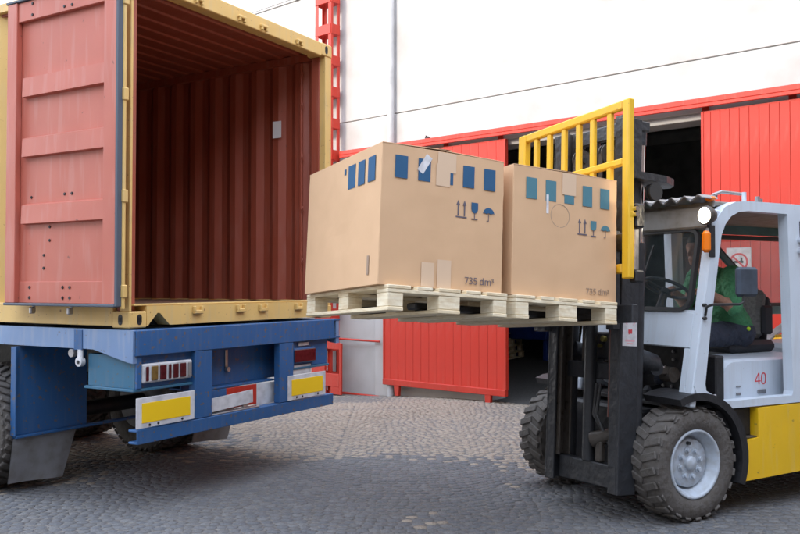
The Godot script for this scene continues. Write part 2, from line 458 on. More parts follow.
# ------------------------------------------------------------------ ground
func ground() -> void:
	var g := Node3D.new()
	g.name = "ground"
	add_child(g)
	g.set_meta("kind", "structure")
	var xs := [-250.0, -60.0]
	var zs := [-250.0, -60.0]
	for k in 61:
		xs.append(-30.0 + k)
		zs.append(-30.0 + k)
	for e in [60.0, 250.0]:
		xs.append(e); zs.append(e)
	var s := Shape.new()
	for i in xs.size() - 1:
		for j in zs.size() - 1:
			var p := []
			for k in [[0, 0], [1, 0], [1, 1], [0, 1]]:
				var x: float = xs[i + k[0]]
				var z: float = zs[j + k[1]]
				p.append(Vector3(x, ground_height(x, z) - 0.0016, z))
			s.quad(p[0], p[1], p[2], p[3], Vector3.UP)
	put(g, "earth_bed", s, M.ground)
	# stone setts laid in arcs
	var sett := ArrayMesh.new()
	var h := Shape.new()
	var ring0 := []
	var ring1 := []
	var ring2 := []
	for k in 8:
		var a := TAU * (k + 0.5) / 8.0
		var q := Vector2(cos(a), sin(a))
		q = q / pow(pow(absf(q.x), 5.0) + pow(absf(q.y), 5.0), 0.2)
		ring0.append(Vector3(q.x * 0.5, -0.03, q.y * 0.5))
		ring1.append(Vector3(q.x * 0.485, -0.0009, q.y * 0.485))
		ring2.append(Vector3(q.x * 0.36, 0.0, q.y * 0.36))
	for k in 8:
		var m := (k + 1) % 8
		var o0: Vector3 = ring1[k] * Vector3(1, 0, 1)
		var o1: Vector3 = ring1[m] * Vector3(1, 0, 1)
		var n0 := o0.normalized() * 0.03
		var n1 := o1.normalized() * 0.03
		var up := Vector3.UP
		h.tri(ring0[k], ring1[k], ring1[m], o0, o0 + up, o1 + up)
		h.tri(ring0[k], ring1[m], ring0[m], o0, o1 + up, o1)
		h.tri(ring1[k], ring2[k], ring2[m], (o0 * 0.18 + up).normalized(), (up + n0).normalized(), (up + n1).normalized())
		h.tri(ring1[k], ring2[m], ring1[m], (o0 * 0.18 + up).normalized(), (up + n1).normalized(), (o1 * 0.18 + up).normalized())
		h.tri(ring2[k], ring2[m], Vector3(0, 0.003, 0), (up + n0).normalized(), (up + n1).normalized(), up)
	sett = h.mesh()
	var rng := RandomNumberGenerator.new()
	rng.seed = 77
	var patch := FastNoiseLite.new()
	patch.seed = 5
	patch.frequency = 0.16
	patch.fractal_octaves = 4
	var tones := [Color(0.150, 0.154, 0.163), Color(0.158, 0.160, 0.167), Color(0.166, 0.167, 0.172), Color(0.142, 0.147, 0.157), Color(0.188, 0.188, 0.19), Color(0.156, 0.155, 0.156)]
	var sand := [Color(0.37, 0.305, 0.235), Color(0.34, 0.283, 0.222), Color(0.395, 0.33, 0.257)]
	var where := []
	var inv := WT.affine_inverse()
	var band := 1.24
	for bnd in range(-8, 9):
		for row in range(26, 215):
			var sag := 1.0
			var a := -0.66
			while a < 0.66:
				var step := rng.randf_range(0.062, 0.098)
				var am := a + step * 0.5
				var x := bnd * band + sin(am) * sag * 0.98
				var zf := row * 0.083 + 0.8 * (1.0 - cos(am)) + rng.randf_range(-0.006, 0.006)
				a += step
				if zf < 3.6 or zf > 16.5 or absf(x - 0.0) > 0.53 * zf + 0.7:
					continue
				var w := inv * Vector3(x, 0, -zf)
				if w.z < -0.1 and not (w.x > 1.0 and w.x < 3.8 and w.z > -0.4):
					continue
				var size := Vector3(step * 0.98, 1.0, rng.randf_range(0.070, 0.083))
				var b := Basis(Vector3.UP, -am * 0.8 + rng.randf_range(-0.05, 0.05)) * Basis(Vector3.RIGHT, rng.randf_range(-0.014, 0.014)) * Basis(Vector3.BACK, rng.randf_range(-0.014, 0.014))
				b = b * Basis.from_scale(size)
				var y := ground_height(x, -zf) + rng.randf_range(-0.0011, 0.0009)
				var dusty := patch.get_noise_2d(x + 10.0, zf + 8.0) * 1.7 + rng.randf_range(-0.22, 0.22)
				var c: Color = sand[rng.randi() % 3] if dusty > 0.10 else tones[rng.randi() % 6]
				if dusty > 0.10:
					y -= rng.randf_range(0.0003, 0.0012)
				where.append([Transform3D(b, Vector3(x, y, -zf)), c, zf])
	where.sort_custom(func(p, q): return p[2] < q[2])
	var near_mats := {}
	# those in the frame that show largest
	var near := []
	var rest := []
	for e in where:
		var x: float = e[0].origin.x
		if near.size() < 300 and e[2] > 5.25 and absf(x) < 0.49 * e[2]:
			near.append(e)
		else:
			rest.append(e)
	for e in near:
		var c: Color = e[1]
		if not near_mats.has(c):
			near_mats[c] = mat(c, 0.85, T.stone, 2.0, 0.0, T.stone_n, 0.3)
			near_mats[c].uv1_world_triplanar = true
		var o := put(g, "sett", sett, near_mats[c])
		o.transform = e[0]
	var mm := MultiMesh.new()
	mm.transform_format = MultiMesh.TRANSFORM_3D
	mm.use_colors = true
	mm.mesh = sett
	mm.instance_count = rest.size()
	for k in rest.size():
		mm.set_instance_transform(k, rest[k][0])
		mm.set_instance_color(k, rest[k][1])
	var sm := mat(Color(1, 1, 1), 0.85, T.stone, 2.0, 0.0, T.stone_n, 0.3)
	sm.vertex_color_use_as_albedo = true
	sm.uv1_world_triplanar = true
	var mi := MultiMeshInstance3D.new()
	mi.name = "sett_paving"
	mi.multimesh = mm
	mi.material_override = sm
	mi.set_meta("kind", "stuff")
	g.add_child(mi, true)

# ------------------------------------------------------------------ warehouse
func sliding_door(label: String, s0: float, s1: float, feet: bool) -> void:
	var d := thing("sliding_door", label, "door", WT, "red sliding doors of the warehouse")
	var z0 := 0.10
	var n := int(round((s1 - s0) / (0.148 if feet else 0.105)))
	var w := (s1 - s0) / n
	var bs := Shape.new().span(Vector3(-w * 0.5 + 0.0015, 0.16, z0), Vector3(w * 0.5 - 0.0015, 3.60, z0 + 0.028), 0.0025).mesh()
	for k in n:
		var o := put(d, "panel", bs, M.red)
		o.position.x = s0 + w * (k + 0.5)
	var f := Shape.new()
	f.span(Vector3(s0, 0.10, z0 - 0.03), Vector3(s1, 0.19, z0 + 0.05), 0.006)
	put(d, "bottom_rail", f, M.red_steel)
	put(d, "back_sheet", Shape.new().span(Vector3(s0 + 0.01, 0.17, z0 - 0.04), Vector3(s1 - 0.01, 3.62, z0 - 0.003)), M.red_steel)
	for e in [s0 - 0.004, s1 - 0.026]:
		put(d, "edge_trim", Shape.new().span(Vector3(e, 0.1905, z0 - 0.035), Vector3(e + 0.03, 3.61, z0 + 0.036), 0.004), M.red_steel)
	if feet:
		for x in [s0 + 0.28, s1 - 0.29]:
			var q := Shape.new().prism(PackedVector2Array([Vector2(x - 0.05, 0.11), Vector2(x + 0.05, 0.11), Vector2(x + 0.035, -0.05), Vector2(x - 0.035, -0.05)]), z0 - 0.01, z0 + 0.045)
			put(d, "foot", q, M.red_steel)

func warehouse() -> void:
	var b := thing("warehouse_building", "large white panelled warehouse with a wide dark doorway", "building", WT)
	var t := -0.32
	# wall panels with open joints between them
	var cols := [-12.0, -6.5, -1.09, 0.7, 4.0, 9.0, 15.0, 21.0]
	var rows := [-0.4, 3.62, 4.26, 6.52, 9.5]
	for j in rows.size() - 1:
		var cs: Array = cols if j == 0 else [-12.0, -6.5, -1.09, 9.0, 15.0, 21.0]
		for i in cs.size() - 1:
			var x0: float = cs[i]
			var y0: float = 3.54 if j == 0 and x0 == 0.7 else rows[j]
			put(b, "wall_panel", Shape.new().span(Vector3(x0 + 0.003, y0 + 0.007, t), Vector3(cs[i + 1] - 0.003, rows[j + 1] - 0.007, -0.002 * (i % 2)), 0.006), M.wall)
	put(b, "wall_core", Shape.new().span(Vector3(-11.99, -0.39, t - 0.06), Vector3(0.7, 9.4, -0.022)).span(Vector3(4.0, -0.4, t - 0.06), Vector3(21, 9.4, -0.022)).span(Vector3(0.7005, 3.55, t - 0.06), Vector3(3.9995, 9.4, -0.022)), M.wall_trim)
	# corner pipe between panels, down the whole wall
	put(b, "downpipe", Shape.new().cyl(Vector3(-1.09, -0.12, 0.07), Vector3(-1.09, 9.4, 0.07), 0.055, 0.055, 14), M.wall_trim)
	put(b, "pilaster", Shape.new().span(Vector3(-1.44, -0.3, 0.004), Vector3(-1.16, 3.6, 0.05), 0.01), M.wall)
	var bolt := Shape.new().span(Vector3(-0.05, -0.04, 0), Vector3(0.05, 0.04, 0.1), 0.01).cyl(Vector3(0, 0, 0.05), Vector3(0.02, 0.05, 0.14), 0.02, 0.012, 8)
	for p in [Vector3(-3.28, 6.55, 0.0), Vector3(-0.4, 3.80, 0.0)]:
		var wb := put(b, "wall_bracket", bolt, M.black)
		wb.position = p
		wb.scale = Vector3(0.6, 0.6, 0.6)
	put(b, "cable", Shape.new().tube([Vector3(-5.2, 6.56, 0.03), Vector3(-4.3, 6.545, 0.04), Vector3(-3.28, 6.55, 0.05)], 0.004, 6), M.hose)
	# track above the doors
	var tr := Shape.new()
	tr.span(Vector3(-2.1, 3.70, 0.03), Vector3(9.0, 3.765, 0.18), 0.006)
	tr.span(Vector3(-2.1, 3.655, 0.15), Vector3(9.0, 3.7005, 0.1795), 0.006)
	put(b, "door_track", tr, M.red_steel)
	for k in 12:
		put(b, "track_bracket", Shape.new().span(Vector3(-2.0 + k * 0.95, 3.62, 0.001), Vector3(-1.92 + k * 0.95, 3.80, 0.029), 0.004), M.red_steel)
	put(b, "floor_guide", Shape.new().span(Vector3(-2.05, -0.135, 0.11), Vector3(-1.2, -0.085, 0.155), 0.006), M.red_steel)
	put(b, "wall_pipe", Shape.new().tube([Vector3(-2.16, 0.76, 0.16), Vector3(-1.3, 0.745, 0.085)], 0.016, 8), M.red_steel)
	# inside
	put(b, "room_shell", Shape.new().span(Vector3(-8, -0.1, -16.2), Vector3(14, 8.0, -16.0)).span(Vector3(-8.2, -0.1, -16), Vector3(-8.0, 8, -0.38)).span(Vector3(14.0, -0.1, -16), Vector3(14.2, 8, -0.38)).span(Vector3(-8.2, 8.0, -16.2), Vector3(14.2, 8.2, -0.38)), M.dark_room)
	put(b, "room_floor", Shape.new().span(Vector3(-8, -0.2, -16), Vector3(14, 0.004, -0.42)), M.dark_floor)
	put(b, "threshold", Shape.new().span(Vector3(0.7, -0.2, -0.42), Vector3(4.0, 0.006, -0.02), 0.004), M.dark_floor)
	for k in 3:
		put(b, "roof_truss", Shape.new().span(Vector3(-8, 5.4, -4.0 - k * 4.0), Vector3(14, 5.7, -3.8 - k * 4.0)).beam(Vector3(2, 5.3, -3.9 - k * 4.0), Vector3(4, 4.2, -3.9 - k * 4.0), 0.1, 0.1, Vector3.UP), M.dark_room)
	sliding_door("red corrugated sliding door beside the pale wall strip, on two small feet", -1.19, 1.04, true)
	sliding_door("red corrugated sliding door behind the forklift cab, with a notice on it", 3.73, 6.4, false)
	# notice on the right leaf
	var sg := thing("warning_sign", "white notice with red crossed circle on the red sliding door", "sign", WT * Transform3D(Basis(), Vector3(4.14, 1.87, 0.134)))
	put(sg, "board", Shape.new().box(Vector3.ZERO, Vector3(0.27, 0.32, 0.006), 0.001), M.sticker)
	var circ := Shape.new()
	var ci := PackedVector2Array()
	var co := PackedVector2Array()
	for k in 28:
		var d := Vector2(cos(TAU * k / 28), sin(TAU * k / 28))
		ci.append(d * 0.082); co.append(d * 0.102)
	circ.ring(ci, co, 0.003, 0.006)
	circ.beam(Vector3(-0.06, 0.06, 0.0045), Vector3(0.06, -0.06, 0.0045), 0.018, 0.004, Vector3(0, 0, 1))
	put(sg, "crossed_circle", circ, M.sticker_red)
	put(sg, "pictogram", Shape.new().span(Vector3(-0.05, -0.012, 0.0035), Vector3(0.05, 0.014, 0.0043)).span(Vector3(0.02, 0.0145, 0.0035), Vector3(0.04, 0.05, 0.0043)), M.black)
	# lattice column
	var c := thing("lattice_column", "tall red steel lattice column beside the pale wall", "column", WT * Transform3D(Basis(), Vector3(-2.54, 0, 0.29)))
	var cw := 0.37
	var cd := 0.2
	for sx in [0.0, 1.0]:
		for sz in [0.0, 1.0]:
			var x: float = sx * cw
			var z: float = -sz * cd
			var a := Shape.new()
			var dx: float = 1.0 - 2.0 * sx
			var dz: float = -1.0 + 2.0 * sz
			a.span(Vector3(x, -0.14, z), Vector3(x + dx * 0.07, 9.0, z + dz * 0.009), 0.002)
			a.span(Vector3(x, -0.14, z + dz * 0.0092), Vector3(x + dx * 0.009, 9.0, z + dz * 0.05), 0.002)
			put(c, "corner_angle", a, M.red_steel)
	for k in 18:
		var y := 0.06 + k * 0.51
		for sz in [0.0, 1.0]:
			put(c, "batten", Shape.new().span(Vector3(0.008, y, -sz * cd + (0.001 if sz == 0.0 else -0.01)), Vector3(cw - 0.008, y + 0.16, -sz * cd + (0.010 if sz == 0.0 else -0.001)), 0.002), M.red_steel)
		for sx in [0.0, 1.0]:
			put(c, "batten", Shape.new().span(Vector3(sx * cw + (0.001 if sx == 1.0 else -0.010), y, -cd + 0.006), Vector3(sx * cw + (0.010 if sx == 1.0 else -0.001), y + 0.16, -0.006), 0.002), M.red_steel)
	put(c, "gusset_plate", Shape.new().prism(PackedVector2Array([Vector2(-0.05, 0.02), Vector2(0.12, 0.02), Vector2(0.12, 0.86), Vector2(-0.05, 0.92)]), 0.0105, 0.022), M.red_steel)
	var bf := Shape.new()
	bf.prism(PackedVector2Array([Vector2(0.06, -0.10), Vector2(0.31, -0.10), Vector2(0.31, 0.755), Vector2(0.06, 0.79)]), 0.03, 0.075)
	bf.prism(PackedVector2Array([Vector2(0.3105, 0.61), Vector2(0.67, 0.61), Vector2(0.67, 0.70), Vector2(0.3105, 0.75)]), 0.032, 0.073)
	bf.span(Vector3(0.63, -0.10, 0.033), Vector3(0.67, 0.6095, 0.072), 0.003)
	bf.span(Vector3(0.3105, 0.02, 0.032), Vector3(0.6295, 0.22, 0.073), 0.003)
	bf.span(Vector3(0.44, -0.10, 0.034), Vector3(0.6295, 0.0195, 0.071), 0.003)
	bf.span(Vector3(0.05, -0.10, -0.20), Vector3(0.059, 0.76, 0.07), 0.002)
	put(c, "base_frame", bf, M.red_steel)
	put(c, "base_plate", Shape.new().span(Vector3(-0.08, -0.14, -cd - 0.06), Vector3(cw + 0.08, -0.105, 0.08), 0.004), M.red_steel)
	for p in [Vector3(-0.04, -0.105, 0.04), Vector3(cw + 0.04, -0.105, 0.04), Vector3(-0.04, -0.105, -cd - 0.04)]:
		put(c, "anchor_bolt", Shape.new().cyl(p, p + Vector3(0, 0.05, 0), 0.014, 0.014, 6), M.steel)
	# stored things in the dark
	var bx := thing("storage_bin", "blue storage bin in the dark warehouse doorway", "bin", WT * Transform3D(Basis(), Vector3(-2.3, 0.15, -6.2)))
	put(bx, "body", Shape.new().span(Vector3(-0.9, 0.30, -0.4), Vector3(0.45, 0.85, 0.4), 0.02), M.blue_crate)
	for x in [-0.8, 0.3]:
		put(bx, "leg", Shape.new().span(Vector3(x, -0.146, -0.3), Vector3(x + 0.1, 0.301, 0.3), 0.01), M.blue_crate)
	for k in 4:
		var which: String = ["bottom pallet of the low stack inside the dark doorway", "second pallet up in the stack inside the dark doorway", "third pallet up in the stack inside the dark doorway", "topmost bare pallet of the stack inside the dark doorway"][k]
		var pp := make_pallet(WT * Transform3D(Basis(Vector3.UP, 0.2), Vector3(-3.4, 0.005 + k * 0.1445, -5.2)), which, "pallets stacked in the doorway")
		pp.rotate_object_local(Vector3.UP, k * 0.03)
	var lamp := thing("ceiling_lamp", "white fluorescent tube lamp glowing inside the dark doorway", "lamp", WT * Transform3D(Basis(), Vector3(5.05, 3.95, -5.6)))
	put(lamp, "housing", Shape.new().box(Vector3(0, 0.05, 0), Vector3(1.25, 0.05, 0.12), 0.01), M.sticker)
	put(lamp, "tube", Shape.new().cyl(Vector3(-0.6, 0, 0), Vector3(0.6, 0, 0), 0.022, 0.022, 10), M.tube_on)
	for x in [-0.5, 0.5]:
		put(lamp, "hanger", Shape.new().cyl(Vector3(x, 0.07, 0), Vector3(x, 4.05, 0), 0.006, 0.006, 6), M.steel)
	var l := OmniLight3D.new()
	l.name = "tube_light"
	l.light_energy = 0.12
	l.light_size = 0.3
	l.omni_range = 12.0
	l.omni_attenuation = 2.0
	l.shadow_enabled = true
	l.position = Vector3(0, -0.08, 0)
	lamp.add_child(l)

func opposite_building() -> void:
	var o := thing("opposite_building", "unseen pale building across the yard from the warehouse with an added light blocking wing", "building", WT)
	var zf := 17.5
	put(o, "wall", Shape.new().span(Vector3(-11, -0.3, zf), Vector3(24, 9.25, zf + 9.0), 0.02), M.opposite)
	put(o, "light_blocking_wing", Shape.new().span(Vector3(12.5, -0.3, 0.2), Vector3(23.5, 8.6, zf - 0.01), 0.02), M.dark_wing)  # added out of view to block light from the right end of the yard
	put(o, "parapet", Shape.new().span(Vector3(-11.1, 9.2, zf - 0.1), Vector3(24.1, 9.5, zf + 9.1), 0.02), M.opposite)
	for r in 2:
		for k in 12:
			put(o, "window", Shape.new().span(Vector3(-9 + k * 2.4, 2.5 + r * 4.2, zf - 0.02), Vector3(-7.8 + k * 2.4, 4.3 + r * 4.2, zf + 0.05)), M.seat_black)

# ------------------------------------------------------------------ wheels
func tyre_shape(r: float, w: float, rim: float, lugs: int, lug_h: float, o: Vector3, slant := 0.35) -> Shape:
	# axis along z, from o.z - w/2 to o.z + w/2
	var s := Shape.new()
	var hw := w * 0.5
	var rc := r - lug_h
	var prof := [Vector2(rim, -hw * 0.82), Vector2(rim + 0.02, -hw * 0.95), Vector2(lerpf(rim, rc, 0.45), -hw), Vector2(lerpf(rim, rc, 0.85), -hw * 0.98), Vector2(rc - 0.012, -hw * 0.9), Vector2(rc, -hw * 0.75), Vector2(rc + 0.004, 0), Vector2(rc, hw * 0.75), Vector2(rc - 0.012, hw * 0.9), Vector2(lerpf(rim, rc, 0.85), hw * 0.98), Vector2(lerpf(rim, rc, 0.45), hw), Vector2(rim + 0.02, hw * 0.95), Vector2(rim, hw * 0.82)]
	s.lathe(prof, o, Vector3(0, 0, 1), 48)
	var seg := TAU * rc / lugs
	for k in lugs:
		for side in [-1.0, 1.0]:
			var a := TAU * (k + (0.25 if side > 0 else -0.25)) / lugs
			s.xf = Transform3D(Basis(Vector3(0, 0, 1), a), o)
			var keep := s.xf
			s.xf = keep * Transform3D(Basis(Vector3.UP, side * slant), Vector3(0, rc + lug_h * 0.38, side * hw * 0.44))
			s.box(Vector3.ZERO, Vector3(seg * 0.54, lug_h * 1.25, hw * 0.98), 0.006)
			s.xf = keep * Transform3D(Basis(Vector3.RIGHT, side * -0.9), Vector3(side * seg * 0.16, rc - 0.016, side * hw * 0.95))
			s.box(Vector3.ZERO, Vector3(seg * 0.5, lug_h * 0.8, hw * 0.22), 0.004)
	s.xf = Transform3D()
	return s

# ------------------------------------------------------------------ trailer
func trailer() -> void:
	var t := thing("container_trailer", "weathered blue container trailer with yellow and white rear plates", "trailer", TT)
	var U := 1.304
	# rear cross beam: a channel, open at its end
	var rb := Shape.new()
	rb.span(Vector3(-0.02, U - 0.19, 0.085), Vector3(2.34, U - 0.012, 0.10), 0.004)
	rb.span(Vector3(-0.02, U - 0.0285, -0.10), Vector3(2.46, U - 0.0125, 0.0845), 0.003)
	rb.span(Vector3(-0.02, U - 0.1895, -0.10), Vector3(2.46, U - 0.174, 0.0845), 0.003)
	rb.span(Vector3(-0.0195, U - 0.174, -0.10), Vector3(2.455, U - 0.029, -0.085), 0.003)
	put(t, "rear_beam", rb, M.blue)
	put(t, "beam_end", Shape.new().span(Vector3(2.3405, U - 0.17, 0.02), Vector3(2.452, U - 0.03, 0.035), 0.003), M.blue_teal)
	# side beams: deeper at the rear end
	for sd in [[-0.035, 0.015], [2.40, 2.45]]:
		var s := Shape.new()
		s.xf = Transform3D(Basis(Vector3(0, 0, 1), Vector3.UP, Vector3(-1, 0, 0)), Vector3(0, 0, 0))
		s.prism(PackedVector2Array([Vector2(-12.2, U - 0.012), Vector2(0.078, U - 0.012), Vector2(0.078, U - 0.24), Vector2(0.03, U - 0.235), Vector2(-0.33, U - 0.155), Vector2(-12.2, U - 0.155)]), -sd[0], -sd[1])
		put(t, "side_beam", s, M.blue_pale)
	put(t, "beam_patch", Shape.new().span(Vector3(-0.041, U - 0.165, -0.53), Vector3(-0.0352, U - 0.02, -0.44), 0.002), M.blue)
	var sh := Shape.new()
	sh.box(Vector3(-0.03, U - 0.20, -0.47), Vector3(0.025, 0.09, 0.05), 0.01)
	sh.cyl(Vector3(-0.048, U - 0.25, -0.47), Vector3(-0.012, U - 0.25, -0.47), 0.035, 0.035, 14)
	put(t, "shackle", sh, M.white_plate)
	put(t, "shackle_pin", Shape.new().cyl(Vector3(-0.055, U - 0.252, -0.47), Vector3(0.0, U - 0.252, -0.47), 0.013, 0.013, 10), M.black)
	put(t, "shackle_ring", Shape.new().cyl(Vector3(-0.05, U - 0.19, -0.55), Vector3(-0.02, U - 0.19, -0.55), 0.03, 0.03, 12), M.steel)
	# lower side boxes that hold the lamps
	for sd in [[0.0, 0.56, -1.0], [1.72, 2.30, 1.0]]:
		var lb := Shape.new()
		var x0: float = sd[0]
		var x1: float = sd[1]
		lb.span(Vector3(x0, U - 0.42, -0.42), Vector3(x0 + 0.012, U - 0.19, 0.06), 0.002)
		lb.span(Vector3(x0 - 0.02, U - 0.44, -0.44), Vector3(x1, U - 0.4205, 0.07), 0.003)
		lb.span(Vector3(x0 + 0.0125, U - 0.42, -0.42), Vector3(x1, U - 0.19, -0.408), 0.002)
		put(t, "lamp_box", lb, M.blue_teal)
		var fr := Shape.new()
		fr.span(Vector3(x0 + 0.0, U - 0.4195, 0.0605), Vector3(x0 + 0.042, U - 0.1905, 0.082), 0.003)
		put(t, "box_post", fr, M.blue)
		put(t, "lamp_backing", Shape.new().span(Vector3(x0 + 0.043, U - 0.419, 0.03), Vector3(x1, U - 0.191, 0.05), 0.002), M.blue)
	# left lamp cluster
	var cl := put(t, "tail_light", Shape.new().span(Vector3(0.05, U - 0.385, 0.0505), Vector3(0.53, U - 0.25, 0.085), 0.01), M.white_plate)
	var lens := [[0.075, 0.10, "lens_red"], [0.125, 0.185, "lens_amber"], [0.205, 0.265, "lens_red"], [0.287, 0.312, "lens_red"], [0.332, 0.382, "lens_red"], [0.40, 0.458, "lens_red"], [0.478, 0.512, "lens_grey"]]
	for e in lens:
		put(cl, "lens", Shape.new().span(Vector3(e[0], U - 0.37, 0.0852), Vector3(e[1], U - 0.268, 0.096), 0.004), M[e[2]])
	var cr := put(t, "tail_light", Shape.new().span(Vector3(1.745, U - 0.385, 0.0505), Vector3(2.07, U - 0.25, 0.082), 0.01), M.blue)
	put(cr, "lens", Shape.new().span(Vector3(1.755, U - 0.375, 0.0825), Vector3(2.06, U - 0.262, 0.097), 0.006), M.lens_red)
	put(t, "number_plate", Shape.new().span(Vector3(1.735, U - 0.48, 0.055), Vector3(2.03, U - 0.402, 0.062), 0.002), M.white_plate)
	put(t, "small_plate", Shape.new().span(Vector3(1.85, U - 0.235, 0.055), Vector3(2.0, U - 0.205, 0.062), 0.002), M.white_plate)
	# uprights and bumper
	for x in [[0.545, 0.728], [1.545, 1.732]]:
		put(t, "upright", Shape.new().span(Vector3(x[0], U - 0.70, 0.03), Vector3(x[1], U - 0.1905, 0.098), 0.006), M.blue)
	var bm := Shape.new()
	bm.span(Vector3(-0.01, U - 0.80, 0.09), Vector3(2.325, U - 0.702, 0.102), 0.003)
	bm.span(Vector3(-0.01, U - 0.7165, 0.01), Vector3(2.325, U - 0.7015, 0.0895), 0.003)
	bm.span(Vector3(-0.01, U - 0.80, 0.01), Vector3(2.325, U - 0.785, 0.0895), 0.003)
	put(t, "rear_bumper", bm, M.blue)
	# reflective plates
	for x in [[-0.03, 0.527], [1.64, 2.19]]:
		var p := put(t, "marker_plate", Shape.new().span(Vector3(x[0], U - 0.69, 0.104), Vector3(x[1], U - 0.478, 0.110), 0.002), M.white_plate)
		put(p, "yellow_panel", Shape.new().span(Vector3(x[0] + 0.05, U - 0.655, 0.1102), Vector3(x[1] - 0.045, U - 0.517, 0.1125), 0.001), M.yellow_plate)
		for bx in [0.12, 0.2, 0.43]:
			put(p, "plate_bolt", Shape.new().cyl(Vector3(x[0] + bx, U - 0.672, 0.11), Vector3(x[0] + bx, U - 0.672, 0.116), 0.009, 0.009, 8), M.black)
	# between the uprights
	put(t, "back_panel", Shape.new().span(Vector3(0.58, U - 0.50, -0.10), Vector3(1.75, U - 0.19, -0.085), 0.003), M.blue)
	put(t, "panel_catch", Shape.new().span(Vector3(1.06, U - 0.36, -0.084), Vector3(1.09, U - 0.22, -0.075), 0.003).cyl(Vector3(1.075, U - 0.38, -0.08), Vector3(1.075, U - 0.38, -0.05), 0.02, 0.02, 8), M.steel)
	put(t, "shelf_plate", Shape.new().span(Vector3(0.66, U - 0.515, -0.3), Vector3(1.6, U - 0.5005, 0.0), 0.003), M.blue)
	put(t, "red_board", Shape.new().span(Vector3(0.98, U - 0.685, 0.0), Vector3(1.345, U - 0.52, 0.012), 0.002), M.red_steel)
	put(t, "dark_board", Shape.new().span(Vector3(0.70, U - 0.62, 0.0), Vector3(0.9795, U - 0.52, 0.012), 0.002), M.blue)
	put(t, "white_board", Shape.new().span(Vector3(1.346, U - 0.70, -0.012), Vector3(1.60, U - 0.525, 0.0), 0.002), M.white_plate)
	put(t, "licence_plate", Shape.new().beam(Vector3(0.74, U - 0.628, 0.05), Vector3(1.25, U - 0.605, 0.05), 0.008, 0.105, Vector3.UP, 0.001), M.white_plate)
	put(t, "plate_bracket", Shape.new().span(Vector3(0.72, U - 0.6995, 0.02), Vector3(1.3, U - 0.69, 0.085), 0.002).span(Vector3(1.15, U - 0.69, 0.02), Vector3(1.2, U - 0.62, 0.04), 0.002), M.steel)
	# under the frame
	var ch := Shape.new()
	for x in [0.75, 1.55]:
		ch.span(Vector3(x, U - 0.44, -12.2), Vector3(x + 0.1, U - 0.02, -0.11), 0.004)
	for k in 13:
		ch.span(Vector3(0.02, U - 0.16, -0.8 - k * 0.9), Vector3(2.4, U - 0.04, -0.7 - k * 0.9), 0.003)
	put(t, "chassis_frame", ch, M.black)
	# mud guards, flaps, wheels, axle
	for sd in [0, 1]:
		var x0 := -0.07 if sd == 0 else 1.80
		var x1 := 0.60 if sd == 0 else 2.47
		put(t, "mud_guard", Shape.new().span(Vector3(x0, U - 0.845, -1.19), Vector3(x1, U - 0.165, -1.178), 0.002), M.blue)
		put(t, "guard_edge", Shape.new().span(Vector3(x0 - 0.012, U - 0.845, -1.20), Vector3(x0 - 0.0005, U - 0.165, -1.14), 0.002), M.blue)
		put(t, "guard_bar", Shape.new().span(Vector3(x0, U - 0.865, -1.20), Vector3(x1 + (0.55 if sd == 0 else 0.0), U - 0.8455, -1.14), 0.004), M.blue)
		var fl := Shape.new()
		var fx0 := -0.075 if sd == 0 else 1.86
		var n := 8
		for i in n:
			for j in n:
				var q := []
				for k in [[0, 0], [1, 0], [1, 1], [0, 1]]:
					var a: float = (i + k[0]) / float(n)
					var v: float = (j + k[1]) / float(n)
					q.append(Vector3(fx0 + lerpf(a * 0.56, a * 0.47 - 0.01, v), U - 0.866 - v * (0.345 + 0.03 * a), -1.165 - 0.02 * sin(a * 5.0) * v - 0.05 * v))
				fl.quad(q[0], q[1], q[2], q[3], Vector3(0, 0, 1))
				for e in 4:
					q[e] = q[e] - Vector3(0, 0, 0.008)
				fl.quad(q[0], q[1], q[2], q[3], Vector3(0, 0, -1))
		put(t, "mud_flap", fl, M.flap)
	put(t, "axle", Shape.new().cyl(Vector3(0.3, 0.5, -1.68), Vector3(2.1, 0.5, -1.68), 0.07, 0.07, 12), M.black)
	for e in [[-0.13, 0.14], [0.17, 0.44], [1.62, 1.89], [1.92, 2.19]]:
		var w := put(t, "wheel", Shape.new().lathe([Vector2(0.0, 0.02), Vector2(0.12, 0.02), Vector2(0.26, -0.02), Vector2(0.29, 0.06), Vector2(0.29, 0.22), Vector2(0.25, 0.24), Vector2(0.1, 0.14), Vector2(0.0, 0.14)], Vector3(e[0], 0.492, -1.68), Vector3.RIGHT, 24), M.flap)
		var ts := tyre_shape(0.49, 0.27, 0.285, 40, 0.018, Vector3.ZERO, 0.5)
		var ty := put(w, "tyre", ts, M.rubber_dusty)
		ty.transform = Transform3D(Basis(Vector3.UP, PI / 2), Vector3((e[0] + e[1]) * 0.5, 0.486, -1.68))
	for e in [[-0.13, 0.14], [0.17, 0.44], [1.62, 1.89], [1.92, 2.19]]:
		var w := put(t, "wheel", Shape.new().lathe([Vector2(0.0, 0.02), Vector2(0.12, 0.02), Vector2(0.26, -0.02), Vector2(0.29, 0.06), Vector2(0.29, 0.22), Vector2(0.25, 0.24), Vector2(0.1, 0.14), Vector2(0.0, 0.14)], Vector3(e[0], 0.492, -2.95), Vector3.RIGHT, 24), M.flap)
		var ty := put(w, "tyre", tyre_shape(0.49, 0.27, 0.285, 40, 0.018, Vector3.ZERO, 0.5), M.rubber_dusty)
		ty.transform = Transform3D(Basis(Vector3.UP, PI / 2), Vector3((e[0] + e[1]) * 0.5, 0.486, -2.95))
	put(t, "axle", Shape.new().cyl(Vector3(0.3, 0.5, -2.95), Vector3(2.1, 0.5, -2.95), 0.07, 0.07, 12), M.black)
